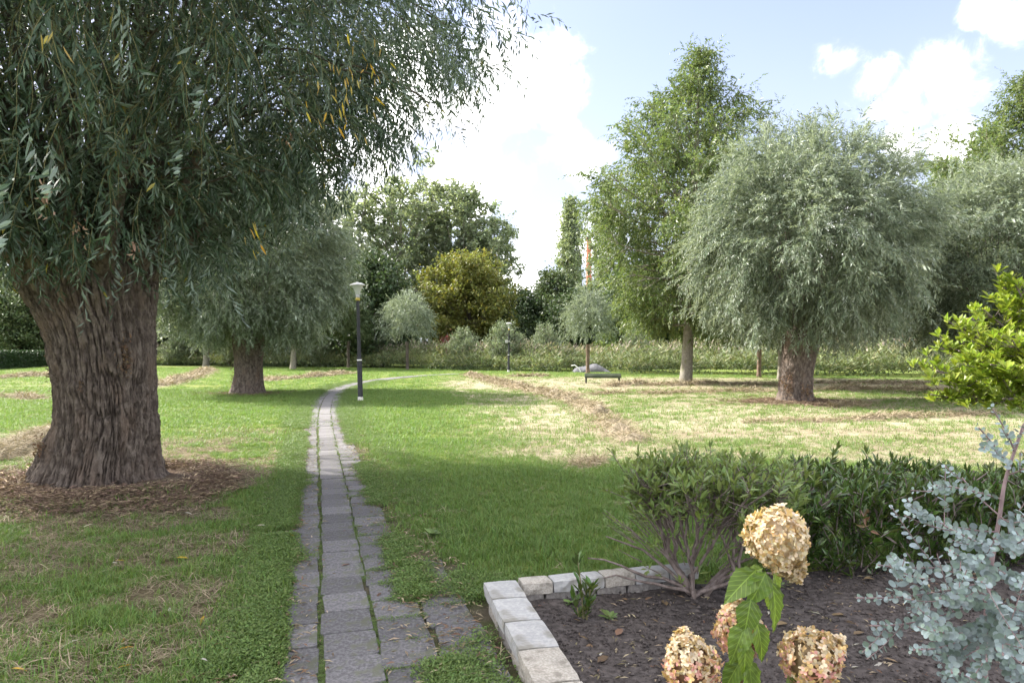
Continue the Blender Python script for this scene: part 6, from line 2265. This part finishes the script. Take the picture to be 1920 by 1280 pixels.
def eucalyptus():
    r = np.random.default_rng(741)
    D = 2.45
    b = np.array([at(1850, 657, 2.5)[0], 2.5, 0.04])
    root = thing('eucalyptus', 'young eucalyptus with round blue-grey leaves on mauve stems in front of the laurel hedge', 'shrub', b)
    L_ = lambda px, py, d: at(px, py, d) - b
    stem = resample(np.array([L_(1850, 1425, 2.5), L_(1846, 1250, 2.5), L_(1855, 1086, 2.5), L_(1873, 976, 2.5), L_(1886, 896, 2.5), L_(1918, 803, 2.5), L_(1945, 740, 2.5)]), 0.03)
    MB().tube(stem, np.linspace(0.013, 0.004, len(stem)), 9).build('stem', M['euca_stem'], root, True)
    ML, TL, SL = [], [], []
    tw = MB()

    def leafy(P, size, gap, seed, t0=0.12):
        rr = np.random.default_rng(seed)
        Q = resample(P, gap)
        T = unit(np.gradient(Q, axis=0))
        for i in range(max(1, int(len(Q) * t0)), len(Q)):
            a = i * PI / 2 + rr.normal() * 0.3
            t = T[i]
            s = unit(np.cross(t, [0.1, 0.2, 1.0]))
            u = np.cross(s, t)
            k = (i / len(Q))
            sz = size * (1.0 - 0.55 * k ** 3) * rr.uniform(0.8, 1.15)
            for sg in (1, -1):
                side = (s * math.cos(a) + u * math.sin(a)) * sg
                d = unit(side + t * 0.45 + rr.normal(size=3) * 0.15)
                nrm = unit(t * 0.9 + rr.normal(size=3) * 0.35 - side * 0.2 + np.array([0, -0.15, 0.25]))
                ML.append(frames(d[None], nrm[None])[0])
                TL.append(Q[i] + side * 0.003)
                SL.append(sz)
    BR = [  # where it leaves the stem (pixel row), tip pixel, tip depth, sag
        ((1900, 850), (1855, 757), 2.45, 0.02), ((1893, 880), (1831, 797), 2.35, 0.02), ((1880, 930), (1745, 909), 2.3, 0.03), ((1876, 960), (1800, 890), 2.6, 0.02),
        ((1868, 1000), (1700, 955), 2.3, 0.04), ((1862, 1050), (1640, 1058), 2.25, 0.05), ((1857, 1080), (1602, 1120), 2.25, 0.06), ((1853, 1120), (1632, 1172), 2.2, 0.05),
        ((1850, 1160), (1705, 1217), 2.1, 0.05), ((1850, 1180), (1785, 1263), 2.0, 0.04), ((1890, 890), (1960, 850), 2.4, 0.02), ((1875, 970), (1950, 960), 2.3, 0.03),
        ((1860, 1060), (1930, 1090), 2.2, 0.04), ((1855, 1100), (1900, 1170), 2.1, 0.04), ((1850, 1150), (1850, 1240), 2.05, 0.05), ((1850, 1200), (1930, 1270), 2.05, 0.05),
        ((1852, 1130), (1760, 1120), 2.15, 0.04), ((1858, 1075), (1780, 1030), 2.2, 0.03), ((1866, 1020), (1770, 985), 2.25, 0.03), ((1850, 1220), (1800, 1330), 2.05, 0.03),
        ((1850, 1190), (1960, 1200), 2.1, 0.03), ((1870, 990), (1920, 1010), 2.15, 0.03), ((1860, 1060), (1840, 1090), 2.05, 0.03), ((1852, 1130), (1880, 1230), 2.0, 0.03), ((1852, 1130), (1960, 1130), 2.0, 0.03), ((1850, 1160), (1750, 1180), 2.0, 0.03)]
    for i, (s, e, d, sag) in enumerate(BR):
        z = L_(s[0], s[1], 2.5)
        j = np.argmin(np.abs(stem[:, 2] - z[2]))
        p0, p1 = stem[j], L_(e[0], e[1], d)
        mid = (p0 + p1) / 2 + np.array([0, 0, -sag]) + r.normal(size=3) * 0.02
        P = bezier(p0, mid, p1, 8)
        MB().tube(resample(P, 0.03), 0.0028, 6).build('branch', M['euca_stem'], root, True)
        small = e[1] < 920
        leafy(P, 0.021 if small else 0.026, 0.024, 900 + i)
        n = 3 if not small else 2
        for k in range(n):
            t = r.uniform(0.25, 0.9)
            q0 = P[int(t * 7)]
            dd = unit(unit(p1 - p0) + r.normal(size=3) * 0.6)
            ln = np.linalg.norm(p1 - p0) * (0.30 if not small else 0.22) * r.uniform(0.6, 1.2) + 0.04
            Q = bezier(q0, q0 + dd * ln * 0.5 + np.array([0, 0, -0.01]), q0 + dd * ln + np.array([0, 0, 0.01]), 5)
            tw.tube(Q, 0.0016, 4, cap=False)
            leafy(Q, 0.019 if small else 0.025, 0.021, 1000 + i * 10 + k, 0.2)
    stuff(tw.build('twigs', M['euca_stem'], root, True))
    # rounded leaf: eight-sided, slightly cupped
    a = np.linspace(0, 2 * PI, 11)[:-1] - PI / 2
    V = np.concatenate([[[0, 0.5, -0.06]], np.stack([np.cos(a) * 0.48, 0.5 + np.sin(a) * 0.5, 0.05 * np.abs(np.cos(a))], 1)])
    F = np.array([[0, 1 + k, 1 + (k + 1) % 10] for k in range(10)])
    S = np.array(SL)
    leaves(root, (V, F), M['euca'], np.array(ML), np.array(TL), np.stack([S, S, S], 1), 0.0)


eucalyptus()


def bright_shrub():
    r = np.random.default_rng(751)
    b = np.array([6.6, 8.0, 0.0])
    root = thing('bright_shrub', 'spreading shrub with bright yellow-green leaves in tiers on bare grey branches', 'shrub', b)
    L_ = lambda px, py, d: at(px, py, d) - b
    hub = L_(1990, 720, 8.0)
    MB().tube(bezier(np.array([0, 0, -0.05]), np.array([0, 0.0, 0.5]), hub, 8), np.linspace(0.07, 0.05, 8), 9).build('trunk', M['twig'], root, True)
    BR = [((1735, 690), 7.6, 0.00), ((1745, 738), 7.7, -0.05), ((1800, 610), 7.8, 0.12), ((1850, 580), 8.0, 0.12), ((1875, 530), 8.0, 0.2), ((1800, 660), 7.3, 0.05), ((1790, 720), 7.4, -0.03),
          ((1880, 745), 7.3, -0.05), ((1900, 640), 7.4, 0.1), ((1860, 680), 7.2, 0.04), ((1930, 560), 8.2, 0.2), ((1960, 640), 7.4, 0.1), ((1765, 640), 8.1, 0.08), ((1880, 705), 8.2, 0.0), ((1930, 720), 7.6, 0.0),
          ((1820, 745), 8.2, -0.05), ((1905, 530), 7.9, 0.2), ((1830, 630), 8.3, 0.1)]
    ML, TL, SL = [], [], []
    tw = MB()
    for i, (e, d, bow) in enumerate(BR):
        p1 = L_(e[0], e[1], d)
        mid = hub * 0.45 + p1 * 0.55 + np.array([0, 0, -0.12 + bow * 0.3])
        P = bezier(hub, mid, p1, 10) + r.normal(size=(10, 3)) * 0.012
        MB().tube(P, np.linspace(0.024, 0.007, 10), 7).build('branch', M['twig'], root, True)
        for k in range(26):
            t = 0.30 + 0.70 * (k + r.random()) / 26
            q0 = P[min(int(t * 9), 8)]
            dd = unit(unit(p1 - hub) * 0.55 + r.normal(size=3) * np.array([0.6, 0.6, 0.28]) + np.array([0, 0, 0.12]))
            ln = r.uniform(0.12, 0.34)
            q1 = q0 + dd * ln
            tw.tube(bezier(q0, (q0 + q1) / 2 + np.array([0, 0, -0.03]), q1, 4), np.linspace(0.006, 0.003, 4), 4, cap=False)
            for w_ in (0.55, 1.0):
                m, tt, L = whorl(r, q0 + (q1 - q0) * w_ + r.normal(size=3) * 0.02, unit(dd * 0.4 + np.array([0, 0, 0.95])), int(r.integers(7, 11)), 0.118, 1.0, 0.05)
                ML.append(m), TL.append(tt), SL.append(L)
    stuff(tw.build('twigs', M['twig'], root, True))
    L = np.concatenate(SL)
    leaves(root, leaf6(1.0, 0.14, 0.10, (0.4, 0.75), 1.05), M['lime'], np.concatenate(ML), np.concatenate(TL), np.stack([L * 0.40, L, L * 0.40], 1), 0.0)


bright_shrub()

# ------------------------------------------------------------------ single fallen leaves one can make out


def fallen():
    r = np.random.default_rng(761)
    tv, tf = leaf6(1.0, 0.10, 0.25)
    me_y = new_mesh('fallen_leaf', tv, tf, [M['yellow_leaf']])
    me_b = new_mesh('fallen_leaf', tv, tf, [M['brown_leaf']])
    pale = leaf_mat('pale fallen leaf', (0.45, 0.43, 0.38), (0.5, 0.48, 0.44), 0.3, 0.03, 0.6, 0.2)
    me_p = new_mesh('fallen_leaf', tv, tf, [pale])
    SETS = [(me_y, 'yellow willow leaf on the grass left of the path', 'yellow leaves on the shaded grass', 0.085, 0.20,
             [(353, 1220), (258, 1188), (383, 1153), (466, 1210), (20, 1252), (330, 1045), (230, 1205), (215, 1050), (540, 1000), (253, 1245), (508, 1195), (255, 1212)], 0.03),
            (me_b, 'brown leaf lying on the path paving', 'brown leaves on the paving', 0.07, 0.3,
             [(625, 1222), (742, 1240), (573, 1145), (855, 1115), (715, 1110), (545, 1235), (880, 1225), (790, 1075), (640, 1060)], 0.018),
            (me_b, 'brown curled leaf on the dark soil', 'brown leaves on the soil', 0.075, 0.42,
             [(1002, 1148), (1060, 1115), (1165, 1115), (1155, 1190), (1105, 1200), (1048, 1238), (1250, 1130), (1258, 1168), (1120, 1237), (1210, 1122), (1320, 1150), (1585, 1150), (1600, 1190), (1475, 1165), (1640, 1085), (1655, 1230)], 0.06),
            (me_p, 'pale dry leaf on the dark soil', 'pale leaves on the soil', 0.07, 0.18,
             [(1180, 1235), (1612, 1205), (1655, 1238), (1130, 1218), (1555, 1160), (1440, 1140), (1610, 1250), (1540, 1150)], 0.06),
            (me_p, 'pale dry leaf on the grass left of the path', 'pale leaves on the shaded grass', 0.085, 0.18,
             [(430, 1200), (318, 1138), (220, 1055), (155, 988), (345, 960), (500, 985), (372, 1235), (150, 1197)], 0.035)]
    ORD = 'leftmost second third fourth fifth sixth seventh eighth ninth tenth eleventh twelfth thirteenth fourteenth fifteenth'.split()
    for me, label, grp, L, w, pts, z in SETS:
        for k, (px, py) in enumerate(sorted(pts)):
            where = 'rightmost of these' if k == len(pts) - 1 else 'leftmost of these' if k == 0 else ORD[k] + ' from the left'
            p = gnd(px, py, z)
            if 'soil' in label:
                p[2] = soil_z(p[0], p[1])[0] + 0.008
            o = link('fallen_leaf', me, None, p)
            s = L * r.uniform(0.8, 1.2)
            o.scale = (s * w, s, s * 0.5)
            o.rotation_euler = (r.normal() * 0.15, r.normal() * 0.2, r.uniform(0, 2 * PI))
            tag(o, label + ', ' + where, 'leaf', grp)


fallen()
